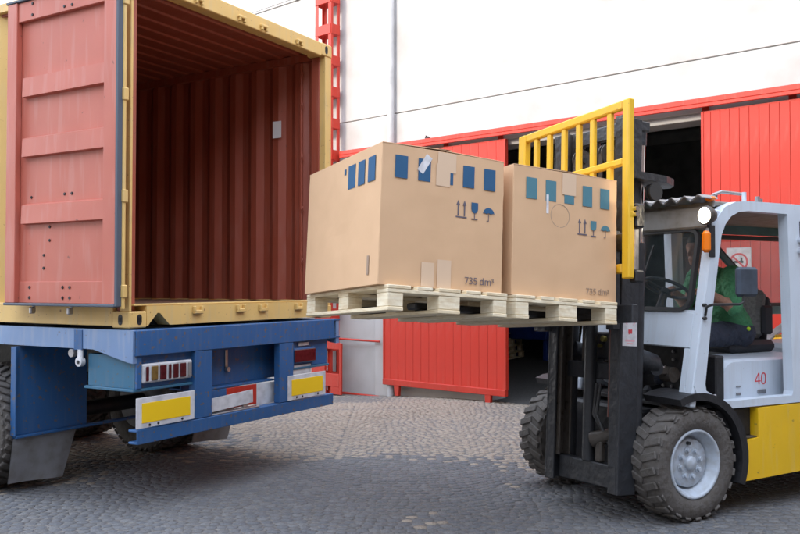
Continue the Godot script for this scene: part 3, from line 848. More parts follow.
	put(t, "landing_leg", Shape.new().span(Vector3(0.3, -0.005, -9.6), Vector3(0.45, U - 0.16, -9.45), 0.01).span(Vector3(2.0, -0.005, -9.6), Vector3(2.15, U - 0.16, -9.45), 0.01), M.blue)

# ------------------------------------------------------------------ container
func corrugated(x_out: float, dir: float, z0: float, z1: float, y0: float, y1: float) -> Shape:
	# sheet standing along z, bent in x by 36 mm
	var s := Shape.new()
	var z := z0
	var pts := []
	while z > z1:
		for e in [[0.0, 0.0], [0.072, 0.0], [0.140, 0.036], [0.210, 0.036]]:
			pts.append(Vector2(z - e[0], x_out + dir * e[1]))
		z -= 0.278
	for k in pts.size() - 1:
		var a: Vector2 = pts[k]
		var b: Vector2 = pts[k + 1]
		var d := b - a
		s.quad(Vector3(a.y, y0, a.x), Vector3(b.y, y0, b.x), Vector3(b.y, y1, b.x), Vector3(a.y, y1, a.x), Vector3(d.x, 0, -d.y) * dir * -1.0)
	return s

func casting(p: Vector3, sx: float, sz: float) -> Array:
	# corner casting: a block with an oval recess on its rear and side
	var s := Shape.new()
	var c := p + Vector3(sx * 0.081, 0.059, sz * 0.089)
	s.box(c, Vector3(0.162, 0.118, 0.178), 0.008)
	var hs := []
	for e in [[Vector3(p.x + sx * 0.092, p.y + 0.059, p.z + sz * -0.0015), Vector3(0, 0, sz)], [Vector3(p.x - sx * 0.0015, p.y + 0.059, p.z + sz * 0.09), Vector3(sx, 0, 0)]]:
		var q: Vector3 = e[0]
		var d: Vector3 = e[1]
		var h := Shape.new()
		hs.append(h)
		h.cyl(q + Vector3(0, 0.016, 0), q + Vector3(0, 0.016, 0) + d * 0.02, 0.022, 0.022, 14)
		h.cyl(q - Vector3(0, 0.016, 0), q - Vector3(0, 0.016, 0) + d * 0.02, 0.022, 0.022, 14)
		h.box(q + d * 0.01, Vector3(0.044 if d.x == 0 else 0.02, 0.032, 0.044 if d.z == 0 else 0.02))
	return [s, hs]

func container() -> void:
	var t := thing("shipping_container", "yellow shipping container with open red doors on the blue trailer", "container", CT)
	var L := 12.192
	for e in [[Vector3(0, 0, 0), 1.0, -1.0], [Vector3(2.438, 0, 0), -1.0, -1.0], [Vector3(0, 2.473, 0), 1.0, -1.0], [Vector3(2.438, 2.473, 0), -1.0, -1.0], [Vector3(0, 0, -L), 1.0, 1.0], [Vector3(2.438, 0, -L), -1.0, 1.0], [Vector3(0, 2.473, -L), 1.0, 1.0], [Vector3(2.438, 2.473, -L), -1.0, 1.0]]:
		var cs := casting(e[0], e[1], e[2])
		var o := put(t, "corner_casting", cs[0], M.container_yellow)
		for h in cs[1]:
			put(o, "opening", h, M.black)
	# posts: a thin lip at the rear and a return set back
	for sd in [[0.0, 1.0], [2.438, -1.0]]:
		var x: float = sd[0]
		var d: float = sd[1]
		var lip := 0.028 if d > 0 else 0.10
		put(t, "corner_post", Shape.new().span(Vector3(x + d * 0.004, 0.118, -0.10), Vector3(x + d * lip, 2.473, -0.006), 0.004), M.container_yellow)
		put(t, "door_jamb", Shape.new().span(Vector3(x + d * (lip + 0.0005), 0.118, -0.16), Vector3(x + d * 0.115, 2.473, -0.07), 0.004), M.container_red)
	# header and sill
	var hd := Shape.new().span(Vector3(0.1625, 2.462, -0.12), Vector3(2.2755, 2.588, -0.004), 0.006)
	put(t, "door_header", hd, M.container_yellow)
	var sl := Shape.new().prism(PackedVector2Array([Vector2(0.1625, 0.012), Vector2(0.175, 0.012), Vector2(0.19, 0.03), Vector2(0.265, 0.103), Vector2(0.29, 0.10), Vector2(0.385, 0.012), Vector2(2.2755, 0.012), Vector2(2.2755, 0.155), Vector2(0.1625, 0.155)]), -0.13, -0.004)
	sl.span(Vector3(0.05, 0.1555, -0.14), Vector3(2.388, 0.168, -0.01), 0.003)
	put(t, "door_sill", sl, M.container_yellow)
	put(t, "sill_recess", Shape.new().span(Vector3(0.163, 0.0125, -0.20), Vector3(0.40, 0.15, -0.131)), M.black)
	for x in [0.66, 1.15, 1.43, 1.92]:
		var k := Shape.new()
		k.box(Vector3(x, 0.10, 0.012), Vector3(0.10, 0.03, 0.03), 0.006)
		k.box(Vector3(x - 0.04, 0.12, 0.012), Vector3(0.02, 0.05, 0.03), 0.005)
		k.box(Vector3(x + 0.04, 0.12, 0.012), Vector3(0.02, 0.05, 0.03), 0.005)
		put(t, "lock_keeper", k, M.container_yellow)
		var k2 := Shape.new()
		k2.box(Vector3(x, 2.51, 0.010), Vector3(0.09, 0.022, 0.026), 0.005)
		k2.box(Vector3(x - 0.03, 2.495, 0.010), Vector3(0.018, 0.045, 0.026), 0.005)
		k2.box(Vector3(x + 0.03, 2.495, 0.010), Vector3(0.018, 0.045, 0.026), 0.005)
		put(t, "lock_keeper", k2, M.container_yellow)
	# side walls: red inside, yellow outside
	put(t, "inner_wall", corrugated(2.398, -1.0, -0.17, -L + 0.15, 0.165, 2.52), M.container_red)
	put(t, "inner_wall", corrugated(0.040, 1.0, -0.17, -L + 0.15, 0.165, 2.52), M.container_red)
	put(t, "outer_wall", corrugated(2.402, -1.0, -0.17, -L + 0.15, 0.16, 2.47), M.container_yellow)
	put(t, "outer_wall", corrugated(0.036, 1.0, -0.17, -L + 0.15, 0.16, 2.475), M.container_yellow)
	for x in [0.005, 2.373]:
		put(t, "bottom_rail", Shape.new().span(Vector3(x, 0.012, -L + 0.18), Vector3(x + 0.06, 0.165, -0.1785), 0.004), M.container_yellow)
		put(t, "top_rail", Shape.new().span(Vector3(x, 2.475, -L + 0.18), Vector3(x + 0.06, 2.548, -0.1785), 0.004), M.container_yellow)
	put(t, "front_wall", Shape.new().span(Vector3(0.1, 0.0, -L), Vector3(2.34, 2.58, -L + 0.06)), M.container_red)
	# roof: pressed ribs across
	for k in 56:
		var z := -0.26 - k * 0.209
		var r := Shape.new()
		r.xf = Transform3D(Basis(Vector3(0, 0, 1), Vector3.UP, Vector3(-1, 0, 0)), Vector3.ZERO)
		r.prism(PackedVector2Array([Vector2(z + 0.104, 2.520), Vector2(z + 0.104, 2.524), Vector2(z + 0.06, 2.524), Vector2(z + 0.045, 2.538), Vector2(z - 0.045, 2.538), Vector2(z - 0.06, 2.524), Vector2(z - 0.1045, 2.524), Vector2(z - 0.1045, 2.520), Vector2(z - 0.06, 2.520), Vector2(z - 0.045, 2.534), Vector2(z + 0.045, 2.534), Vector2(z + 0.06, 2.520)]), -0.050, -2.388)
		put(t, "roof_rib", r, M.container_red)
	for x in [0.042, 2.334]:
		put(t, "inner_rail", Shape.new().span(Vector3(x, 2.455, -L + 0.18), Vector3(x + 0.062, 2.526, -0.165), 0.003), M.container_red)
	put(t, "floor", Shape.new().span(Vector3(0.065, 0.10, -L + 0.07), Vector3(2.372, 0.1545, -0.145)), M.plywood)
	put(t, "wall_strip", Shape.new().span(Vector3(2.335, 0.17, -0.31), Vector3(2.36, 2.44, -0.285), 0.004), M.container_red)
	for y in [0.5, 1.0, 1.5, 2.0, 2.3]:
		put(t, "lashing_ring", Shape.new().tube([Vector3(2.345, y, -0.27), Vector3(2.32, y + 0.03, -0.27), Vector3(2.345, y + 0.06, -0.27)], 0.006, 6), M.container_red)
	put(t, "paper_label", Shape.new().span(Vector3(2.344, 1.75, -0.645), Vector3(2.346, 1.915, -0.54)), M.paper)
	# doors
	container_door(t, false)
	container_door(t, true)

func container_door(t: Node3D, right: bool) -> void:
	# local: x = distance along the side from the hinge, y up, z = outwards from the container's side
	var d := Node3D.new()
	d.name = "door"
	t.add_child(d, true)
	if right:
		d.transform = Transform3D(Basis(Vector3(0, 0, -1), Vector3.UP, Vector3(1, 0, 0)), Vector3(2.438 + 0.012, 0.0, -0.12))
	else:
		d.transform = Transform3D(Basis(Vector3(0, 0, -1), Vector3.UP, Vector3(-1, 0, 0)), Vector3(-0.06, 0.0, 0.005))
	var y0 := 0.17
	var y1 := 2.45
	var w := 1.235
	var back := 0.0
	put(d, "sheet", Shape.new().span(Vector3(0.03, y0, back), Vector3(w, y1, 0.012)), M.door_red)
	# stiles stand proud, seen from inside
	put(d, "stile", Shape.new().span(Vector3(0.016, y0, 0.0125), Vector3(0.145, y1, 0.06), 0.004), M.door_red)
	put(d, "stile", Shape.new().span(Vector3(1.12, y0, 0.0125), Vector3(w, y1, 0.06), 0.004), M.door_red)
	put(d, "top_band", Shape.new().span(Vector3(0.1455, 2.30, 0.0125), Vector3(1.1195, y1, 0.048), 0.004), M.door_red)
	put(d, "bottom_band", Shape.new().span(Vector3(0.1455, y0, 0.0125), Vector3(1.1195, 0.33, 0.022), 0.003), M.door_red)
	for y in [[1.725, 1.88], [1.27, 1.42], [0.765, 0.915]]:
		var s := Shape.new()
		s.xf = Transform3D(Basis(Vector3(0, 0, 1), Vector3.UP, Vector3(-1, 0, 0)), Vector3.ZERO)
		s.prism(PackedVector2Array([Vector2(0.0125, y[0] - 0.006), Vector2(0.052, y[0]), Vector2(0.046, y[1] - 0.012), Vector2(0.0125, y[1])]), -0.146, -1.06)
		put(d, "pressed_rib", s, M.door_red)
	var g := Shape.new()
	g.span(Vector3(-0.012, y0 - 0.016, 0.02), Vector3(0.0155, y1 + 0.016, 0.066), 0.004)
	g.span(Vector3(0.016, y0 - 0.02, 0.012), Vector3(w + 0.012, y0 - 0.0005, 0.066), 0.004)
	g.span(Vector3(0.016, y1 + 0.0005, 0.012), Vector3(w + 0.012, y1 + 0.02, 0.066), 0.004)
	put(d, "gasket", g, M.gasket)
	var pipe := Shape.new()
	pipe.cyl(Vector3(-0.012, y0 - 0.03, 0.012), Vector3(-0.012, y1 + 0.03, 0.012), 0.014, 0.014, 10)
	put(d, "hinge_pin", pipe, M.container_yellow)
	for y in [0.26, 0.92, 1.63, 2.30]:
		put(d, "hinge", Shape.new().span(Vector3(-0.035, y - 0.045, -0.012), Vector3(0.012, y + 0.045, 0.03), 0.006), M.container_yellow)
	if not right:
		for p in [[0.99, 0.965], [0.61, 0.97], [0.53, 0.97], [0.775, 0.735], [0.775, 0.635], [0.84, 0.526], [0.84, 0.43], [0.95, 2.42], [0.95, 2.335], [0.585, 2.42], [0.585, 2.335], [0.50, 2.335], [0.50, 2.42]]:
			var z: float = 0.012 if p[1] < 2.3 else 0.048
			put(d, "bolt_head", Shape.new().cyl(Vector3(p[0], p[1], z), Vector3(p[0], p[1], z + 0.006), 0.012, 0.009, 8), M.black)
		for x in [0.99, 0.61, 0.533]:
			for y in [0.287, 0.21]:
				put(d, "bolt_head", Shape.new().cyl(Vector3(x, y, 0.022), Vector3(x, y, 0.028), 0.013, 0.01, 8), M.black)
	for x in [0.56, 0.99]:
		put(d, "lock_rod", Shape.new().cyl(Vector3(x, 0.10, -0.016), Vector3(x, 2.5, -0.016), 0.013, 0.013, 10).box(Vector3(x, 0.115, -0.002), Vector3(0.03, 0.05, 0.04), 0.006), M.steel)

# ------------------------------------------------------------------ pallets and boxes
func make_pallet(at: Transform3D, label: String, group: String) -> Node3D:
	# x 0..0.8, y 0..0.144, z 0..-1.2
	var p := thing("pallet", label, "pallet", at, group)
	var rng := RandomNumberGenerator.new()
	rng.seed = hash(label) + int(at.origin.y * 1000)
	for e in [[0.0, 0.145], [0.1875, 0.2875], [0.3275, 0.4725], [0.5125, 0.6125], [0.655, 0.8]]:
		put(p, "deck_board", Shape.new().span(Vector3(e[0], 0.1225, 0.001), Vector3(e[1], 0.144 - rng.randf() * 0.002, -1.2), 0.003), M.wood[rng.randi() % 4])
	for z in [0.0, -0.5275, -1.055]:
		put(p, "stringer_board", Shape.new().span(Vector3(0.0, 0.1003, z - 0.001), Vector3(0.8, 0.1222, z - 0.144), 0.003), M.wood[rng.randi() % 4])
		for e in [[0.0, 0.1], [0.3275, 0.4725], [0.7, 0.8]]:
			put(p, "block", Shape.new().span(Vector3(e[0] + 0.002, 0.0223, z - 0.003), Vector3(e[1] - 0.002, 0.1, z - 0.142), 0.004), M.wood[rng.randi() % 3])
	for e in [[0.0, 0.1], [0.3275, 0.4725], [0.7, 0.8]]:
		put(p, "bottom_board", Shape.new().span(Vector3(e[0] + 0.001, 0.0, 0.0), Vector3(e[1] - 0.001, 0.022, -1.2), 0.003), M.wood[rng.randi() % 4])
	return p

func carton_faces(a: float, b: float, c: float, sd: int) -> Shape:
	# sides and bottom with a slight bulge; origin at the middle of the bottom
	var s := Shape.new()
	var n := FastNoiseLite.new()
	n.seed = sd
	n.frequency = 2.2
	var G := 12
	var e := 0.006
	var sides := [[Vector3(-a / 2 + e, 0, b / 2), Vector3(a - 2 * e, 0, 0), Vector3(0, 0, 1)], [Vector3(a / 2, 0, b / 2 - e), Vector3(0, 0, -b + 2 * e), Vector3(1, 0, 0)], [Vector3(a / 2 - e, 0, -b / 2), Vector3(-a + 2 * e, 0, 0), Vector3(0, 0, -1)], [Vector3(-a / 2, 0, -b / 2 + e), Vector3(0, 0, b - 2 * e), Vector3(-1, 0, 0)]]
	for sx in [-1.0, 1.0]:
		for sz in [-1.0, 1.0]:
			# the folded corner, crushed a little here and there
			for j in G:
				var q := []
				for v in [j, j + 1]:
					var y: float = c * v / G
					var w := 0.0025 * n.get_noise_2d(y * 9.0, sx * 3.0 + sz)
					var mid := Vector3(sx * (a / 2 - e * 0.3 + w), y, sz * (b / 2 - e * 0.3 + w))
					q.append([Vector3(sx * (a / 2 - e), y, sz * b / 2), mid, Vector3(sx * a / 2, y, sz * (b / 2 - e))])
				s.quad(q[0][0], q[0][1], q[1][1], q[1][0], Vector3(sx * 0.4, 0, sz))
				s.quad(q[0][1], q[0][2], q[1][2], q[1][1], Vector3(sx, 0, sz * 0.4))
	for f in sides:
		for i in G:
			for j in G:
				var q := []
				for k in [[0, 0], [1, 0], [1, 1], [0, 1]]:
					var u: float = (i + k[0]) / float(G)
					var v: float = (j + k[1]) / float(G)
					var p: Vector3 = f[0] + f[1] * u + Vector3(0, c * v, 0)
					var bow := sin(PI * u) * (0.35 + 0.65 * sin(PI * v))
					q.append(p + f[2] * (bow * 0.0035 * (1.0 + 1.6 * n.get_noise_3dv(p * 1.0))))
				s.quad(q[0], q[1], q[2], q[3], f[2])
	s.quad(Vector3(-a / 2, 0, -b / 2), Vector3(a / 2, 0, -b / 2), Vector3(a / 2, 0, b / 2), Vector3(-a / 2, 0, b / 2), Vector3.DOWN)
	return s

func pictograms(o: Node3D, x: float, y: float, z: float, m: Material, pale: Material) -> void:
	# two arrows, a glass, an umbrella, printed on the front
	var z1 := z + 0.0016
	var ar := Shape.new()
	for k in 2:
		var ax := x + 0.016 + k * 0.044
		ar.span(Vector3(ax - 0.0042, y + 0.012, z), Vector3(ax + 0.0042, y + 0.075, z1))
		ar.prism(PackedVector2Array([Vector2(ax - 0.013, y + 0.0752), Vector2(ax + 0.013, y + 0.0752), Vector2(ax, y + 0.105)]), z, z1)
	ar.span(Vector3(x, y, z), Vector3(x + 0.076, y + 0.0085, z1))
	put(o, "printed_arrows", ar, pale)
	var gl := PackedVector2Array([Vector2(x + 0.108, y + 0.1), Vector2(x + 0.155, y + 0.1), Vector2(x + 0.155, y + 0.06), Vector2(x + 0.15, y + 0.047), Vector2(x + 0.14, y + 0.038), Vector2(x + 0.123, y + 0.038), Vector2(x + 0.113, y + 0.047), Vector2(x + 0.108, y + 0.06)])
	put(o, "printed_glass", Shape.new().prism(gl, z, z1), m)
	put(o, "printed_glass_foot", Shape.new().span(Vector3(x + 0.129, y + 0.005, z), Vector3(x + 0.1335, y + 0.0378, z1)).span(Vector3(x + 0.11, y - 0.002, z), Vector3(x + 0.153, y + 0.0048, z1)), pale)
	var um := PackedVector2Array()
	for k in 13:
		var a := PI * k / 12.0
		um.append(Vector2(x + 0.232 + cos(a) * 0.04, y + 0.042 + sin(a) * 0.038))
	for k in 5:
		um.append(Vector2(x + 0.192 + 0.016 * k + 0.008, y + (0.049 if k % 2 == 0 else 0.042)))
	put(o, "printed_umbrella", Shape.new().prism(um, z, z1), m)
	put(o, "printed_umbrella_stick", Shape.new().span(Vector3(x + 0.23, y + 0.002, z), Vector3(x + 0.2335, y + 0.041, z1)).span(Vector3(x + 0.218, y - 0.002, z), Vector3(x + 0.2335, y + 0.0018, z1)), pale)

func carton(t: Transform3D, first: bool) -> void:
	var a := 0.834
	var b := 1.09
	var c := 0.805
	var label := "cardboard carton with bold blue print and crumpled tape beside the container" if first else "cardboard carton with paler teal print against the yellow load backrest"
	var o := thing("cardboard_box", label, "box", t, "cartons on the forklift pallets")
	put(o, "body", carton_faces(a, b, c, 3 if first else 9), M.card)
	# top flaps meet along the middle
	for sx in [-1.0, 1.0]:
		var f := Shape.new()
		var lift := 0.010 if first else 0.004
		var rise := lift * (1.0 if sx < 0 else 0.4)
		f.beam(Vector3(sx * a * 0.5, c + 0.0005, 0), Vector3(sx * 0.003, c + rise + 0.003, 0), b + 0.004, 0.005, Vector3.UP, 0.001)
		put(o, "flap", f, M.card)
	for sz in [-1.0, 1.0]:
		put(o, "under_flap", Shape.new().span(Vector3(-a * 0.495, c - 0.009, sz * b * 0.495), Vector3(a * 0.495, c - 0.004, sz * 0.18)), M.card_edge)
	var zf := b * 0.5 + 0.0040
	var z1 := zf + 0.0016
	var ox := -a * 0.5
	var ink: Material = M.ink if first else M.ink_pale
	if first:
		for e in [[0.083, 0.164], [0.234, 0.315], [0.386, 0.469], [0.538, 0.617], [0.687, 0.768]]:
			put(o, "printed_square", Shape.new().span(Vector3(ox + e[0], 0.614, zf), Vector3(ox + e[1], 0.744, z1)), ink)
		pictograms(o, ox + 0.493, 0.428, zf, ink, M.ink_grey)
		text(o, "lettering", "735 dm³", Vector3(ox + 0.668, 0.060, zf + 0.001), Basis(), 0.056, M.ink_grey)
		# left face
		var xl := -a * 0.5 - 0.0040
		for e in [[0.49, 0.39], [0.349, 0.26], [0.214, 0.123]]:
			put(o, "printed_square", Shape.new().span(Vector3(xl, 0.60, b * 0.5 + 0.049 - e[0]), Vector3(xl - 0.0016, 0.745, b * 0.5 + 0.049 - e[1])), ink)
		put(o, "printed_square", Shape.new().span(Vector3(xl, 0.70, b * 0.5 + 0.049 - 0.55), Vector3(xl - 0.0016, 0.735, b * 0.5 + 0.049 - 0.525)), ink)
		put(o, "scuff_mark", Shape.new().span(Vector3(xl, 0.06, b * 0.5 - 0.14), Vector3(xl - 0.0008, 0.17, b * 0.5 - 0.115)), M.ink_faint)
		# tapes
		put(o, "tape", Shape.new().span(Vector3(ox + 0.362, 0.685, z1 + 0.0002), Vector3(ox + 0.487, 0.80, z1 + 0.001)), M.tape)
		put(o, "tape", Shape.new().span(Vector3(ox + 0.352, 0.60, z1 + 0.0011), Vector3(ox + 0.447, 0.73, z1 + 0.0018)), M.tape)
		var tp := Shape.new()
		tp.xf = Transform3D(Basis(Vector3(0, 0, 1), -0.55), Vector3(ox + 0.275, 0.715, z1 + 0.0008))
		tp.box(Vector3.ZERO, Vector3(0.045, 0.115, 0.001))
		put(o, "tape", tp, M.sticker)
		put(o, "tape", Shape.new().span(Vector3(ox + 0.272, 0.006, z1 - 0.0004), Vector3(ox + 0.356, 0.145, z1 + 0.0004)), M.tape)
		put(o, "tape", Shape.new().span(Vector3(ox + 0.377, 0.004, z1 - 0.0004), Vector3(ox + 0.47, 0.168, z1 + 0.0004)), M.tape)
	else:
		for e in [[0.094, 0.177], [0.245, 0.327], [0.393, 0.471], [0.542, 0.62], [0.688, 0.766]]:
			put(o, "printed_square", Shape.new().span(Vector3(ox + e[0], 0.605, zf), Vector3(ox + e[1], 0.737, z1)), ink)
		pictograms(o, ox + 0.502, 0.416, zf, ink, M.ink_grey)
		text(o, "lettering", "735 dm³", Vector3(ox + 0.672, 0.060, zf + 0.0008), Basis(), 0.052, M.ink_faint)
		put(o, "tape", Shape.new().span(Vector3(ox + 0.375, 0.66, z1 + 0.0002), Vector3(ox + 0.485, 0.80, z1 + 0.001)), M.tape)
		put(o, "tape", Shape.new().span(Vector3(ox + 0.25, 0.525, z1 + 0.0002), Vector3(ox + 0.268, 0.645, z1 + 0.001)), M.sticker)
		var ci := PackedVector2Array()
		var co := PackedVector2Array()
		for k in 32:
			var d := Vector2(cos(TAU * k / 32), sin(TAU * k / 32))
			var m := Vector2(ox + 0.36, 0.52)
			ci.append(m + d * 0.072); co.append(m + d * 0.0755)
		put(o, "printed_stamp", Shape.new().ring(ci, co, zf, z1).beam(Vector3(ox + 0.31, 0.555, zf + 0.0005), Vector3(ox + 0.40, 0.535, zf + 0.0005), 0.005, 0.001, Vector3(0, 0, 1)), M.ink_faint)
	# tape over the top seam
	put(o, "seam_tape", Shape.new().span(Vector3(-0.05, c + (0.0165 if first else 0.0105), -b * 0.5), Vector3(0.05, c + (0.0172 if first else 0.0112), b * 0.5 + 0.003)), M.tape)

func fork_cargo() -> void:
	make_pallet(LT, "pale wooden pallet at the fork tips under the blue printed carton", "pallets on the forks")
	make_pallet(LT * Transform3D(Basis(), Vector3(0.863, 0, 0)), "pale wooden pallet next to the mast under the teal printed carton", "pallets on the forks")
	carton(LT * Transform3D(Basis(), Vector3(-0.042 + 0.417, 0.1445, -(0.049 + 0.545))), true)
	carton(LT * Transform3D(Basis(), Vector3(0.863 + 0.417, 0.1445, -(0.049 + 0.545))), false)

# ------------------------------------------------------------------ forklift
func forklift() -> void:
	var t := thing("forklift", "yellow and white forklift with cab and raised black mast", "forklift", FT)
	var R := FT.affine_inverse() * LT
	forklift_mast(t, R)
	forklift_body(t)
	forklift_cab(t)

func sh(x: Transform3D) -> Shape:
	var s := Shape.new()
	s.xf = x
	return s

func forklift_mast(t: Node3D, R: Transform3D) -> void:
	# the mast leans less to the side than the carriage it holds
	var Q := FT.affine_inverse() * Transform3D(FT.basis * Basis(Vector3.RIGHT, deg_to_rad(-1.9)) * Basis(Vector3.BACK, deg_to_rad(-3.994)), LT.origin) * Transform3D(Basis(), Vector3(0, -0.008, 0.030))
	# outer rails, channels opening inwards
	for e in [[0.27, 1.0], [1.05, -1.0]]:
		var j: float = e[0]
		var d: float = e[1]
		var s := sh(Q)
		s.span(Vector3(1.92, -1.13, -j), Vector3(2.08, 1.47, -(j + d * 0.02)), 0.004)
		s.span(Vector3(1.92, -1.13, -(j + d * 0.0205)), Vector3(1.94, 1.47, -(j + d * 0.10)), 0.004)
		s.span(Vector3(2.06, -1.13, -(j + d * 0.0205)), Vector3(2.08, 1.47, -(j + d * 0.10)), 0.004)
		put(t, "outer_rail", s, M.mast)
		var s2 := sh(Q)
		s2.span(Vector3(1.945, -0.95, -(j + d * 0.045)), Vector3(2.055, 1.50, -(j + d * 0.06)), 0.003)
		s2.span(Vector3(1.945, -0.95, -(j + d * 0.0605)), Vector3(1.96, 1.50, -(j + d * 0.13)), 0.003)
		s2.span(Vector3(2.04, -0.95, -(j + d * 0.0605)), Vector3(2.055, 1.50, -(j + d * 0.13)), 0.003)
		put(t, "inner_rail", s2, M.mast_worn)
		# lift cylinders behind the rails
		var cy := sh(Q)
		cy.cyl(Vector3(2.12, -1.0, -(j + d * 0.05)), Vector3(2.12, 0.6, -(j + d * 0.05)), 0.042, 0.042, 16)
		var lc := put(t, "lift_cylinder", cy, M.mast)
		put(lc, "piston_rod", sh(Q).cyl(Vector3(2.12, 0.6, -(j + d * 0.05)), Vector3(2.12, 1.40, -(j + d * 0.05)), 0.026, 0.026, 14), M.chrome)
		put(lc, "cap", sh(Q).box(Vector3(2.11, 1.43, -(j + d * 0.05)), Vector3(0.10, 0.07, 0.09), 0.008).cyl(Vector3(2.12, 1.3, -(j + d * 0.05)), Vector3(2.12, 1.40, -(j + d * 0.05)), 0.036, 0.036, 12), M.mast)
	# cross members
	put(t, "cross_member", sh(Q).span(Vector3(1.99, 1.36, -0.42), Vector3(2.03, 1.47, -0.90), 0.008), M.mast)
	put(t, "cross_member", sh(Q).span(Vector3(2.02, -0.37, -0.375), Vector3(2.075, -0.25, -0.945), 0.008), M.mast)
	put(t, "cross_member", sh(Q).span(Vector3(1.97, -1.11, -0.375), Vector3(2.06, -0.95, -0.945), 0.008), M.mast)
	put(t, "cross_member", sh(Q).span(Vector3(2.10, 0.88, -0.32), Vector3(2.16, 0.98, -0.98), 0.008), M.mast)
	# plate that guides the hoses, sticking out behind the near rail
	var gp := sh(Q * Transform3D(Basis(Vector3.RIGHT, PI / 2), Vector3(0, 1.03, 0)))
	gp.prism(PackedVector2Array([Vector2(1.96, -0.20), Vector2(2.25, -0.20), Vector2(2.37, -0.25), Vector2(2.42, -0.33), Vector2(2.38, -0.40), Vector2(1.96, -0.40)]), -0.05, 0.0)
	put(t, "hose_guide_plate", gp, M.mast)
	var pr := sh(Q)
	pr.cyl(Vector3(2.15, 0.955, -0.20), Vector3(2.15, 0.955, -0.215), 0.062, 0.062, 20).cyl(Vector3(2.15, 0.955, -0.215), Vector3(2.15, 0.955, -0.235), 0.045, 0.045, 20).cyl(Vector3(2.15, 0.955, -0.235), Vector3(2.15, 0.955, -0.25), 0.062, 0.062, 20)
	put(t, "hose_roller", pr, M.hose)
	# chain sheaves at the top, chains and hoses
	for j in [0.52, 0.80]:
		var pu := put(t, "chain_sheave", sh(Q).cyl(Vector3(1.99, 1.25, -j - 0.02), Vector3(1.99, 1.25, -j - 0.012), 0.08, 0.08, 24).cyl(Vector3(1.99, 1.25, -j - 0.012), Vector3(1.99, 1.25, -j + 0.012), 0.062, 0.062, 24).cyl(Vector3(1.99, 1.25, -j + 0.012), Vector3(1.99, 1.25, -j + 0.02), 0.08, 0.08, 24), M.mast_worn)
		put(pu, "hub", sh(Q).cyl(Vector3(1.99, 1.25, -j - 0.035), Vector3(1.99, 1.25, -j + 0.035), 0.022, 0.022, 12), M.mast)
		put(t, "lift_chain", sh(Q).span(Vector3(1.915, 0.2, -j - 0.018), Vector3(1.93, 1.25, -j + 0.018), 0.003), M.mast_worn)
		put(t, "lift_chain", sh(Q).span(Vector3(2.05, -0.3, -j - 0.018), Vector3(2.065, 1.25, -j + 0.018), 0.003), M.mast_worn)
	put(t, "centre_cylinder", sh(Q).cyl(Vector3(2.0, -0.95, -0.66), Vector3(2.0, 0.9, -0.66), 0.045, 0.045, 16).cyl(Vector3(2.0, 0.9, -0.66), Vector3(2.0, 1.36, -0.66), 0.03, 0.03, 14), M.mast)
	put(t, "red_hose", sh(Q).tube([Vector3(1.97, 0.2, -0.405), Vector3(1.97, -0.3, -0.41), Vector3(1.965, -0.62, -0.41)], 0.017, 8), mat(Color(0.12, 0.03, 0.022), 0.5))
	for k in 2:
		put(t, "hose", sh(Q).tube([Vector3(2.0, -0.4, -0.55 - k * 0.04), Vector3(1.98, -0.62, -0.56 - k * 0.03), Vector3(2.0, -0.74, -0.50), Vector3(2.02, -0.82, -0.44 - k * 0.03)], 0.012, 8), M.hose)
	put(t, "tilt_lug", sh(Q).cyl(Vector3(1.99, -0.80, -0.60), Vector3(2.05, -0.74, -0.44), 0.06, 0.045, 14).span(Vector3(1.97, -0.945, -0.56), Vector3(2.02, -0.8, -0.50), 0.01), M.mast_worn)
	put(t, "valve_block", sh(Q).box(Vector3(2.13, -0.13, -0.62), Vector3(0.1, 0.2, 0.26), 0.015).cyl(Vector3(2.06, -0.10, -0.62), Vector3(2.09, -0.10, -0.62), 0.02, 0.02, 8), M.mast)
	put(t, "valve_fitting", sh(Q).cyl(Vector3(2.05, -0.08, -0.60), Vector3(2.08, -0.08, -0.60), 0.022, 0.022, 8).cyl(Vector3(2.05, -0.13, -0.64), Vector3(2.08, -0.13, -0.64), 0.014, 0.014, 8), M.brass)
	# warning label on the near rail
	var lb := put(t, "warning_label", sh(Q).span(Vector3(1.935, -0.125, -0.2692), Vector3(2.065, 0.085, -0.2682)), M.sticker)
	put(lb, "red_mark", sh(Q).span(Vector3(1.985, -0.04, -0.2682), Vector3(2.02, -0.012, -0.2676)).beam(Vector3(1.99, -0.045, -0.2679), Vector3(2.015, -0.01, -0.2679), 0.006, 0.0012, Vector3(0, 0, 1)), M.sticker_red)
	put(lb, "pale_mark", sh(Q).beam(Vector3(1.955, 0.045, -0.268), Vector3(1.975, 0.02, -0.268), 0.008, 0.001, Vector3(0, 0, 1)).beam(Vector3(2.05, 0.045, -0.268), Vector3(2.03, 0.02, -0.268), 0.008, 0.001, Vector3(0, 0, 1)).span(Vector3(1.975, 0.05, -0.2682), Vector3(2.03, 0.058, -0.2676)).span(Vector3(1.96, -0.095, -0.2682), Vector3(2.045, -0.08, -0.2676)).span(Vector3(1.975, -0.112, -0.2682), Vector3(2.03, -0.103, -0.2676)), M.sticker_pink)
	# carriage and forks
	for y in [[0.02, 0.14], [0.50, 0.62]]:
		put(t, "carriage_bar", sh(R).span(Vector3(1.79, y[0], -0.0), Vector3(1.84, y[1], -1.16), 0.006), M.mast)
	for j in [0.24, 0.98]:
		put(t, "carriage_roller_plate", sh(R).span(Vector3(1.8405, -0.02, -j), Vector3(1.91, 0.66, -(j + 0.03 if j > 0.5 else j - 0.03) - 0.1), 0.006), M.mast)
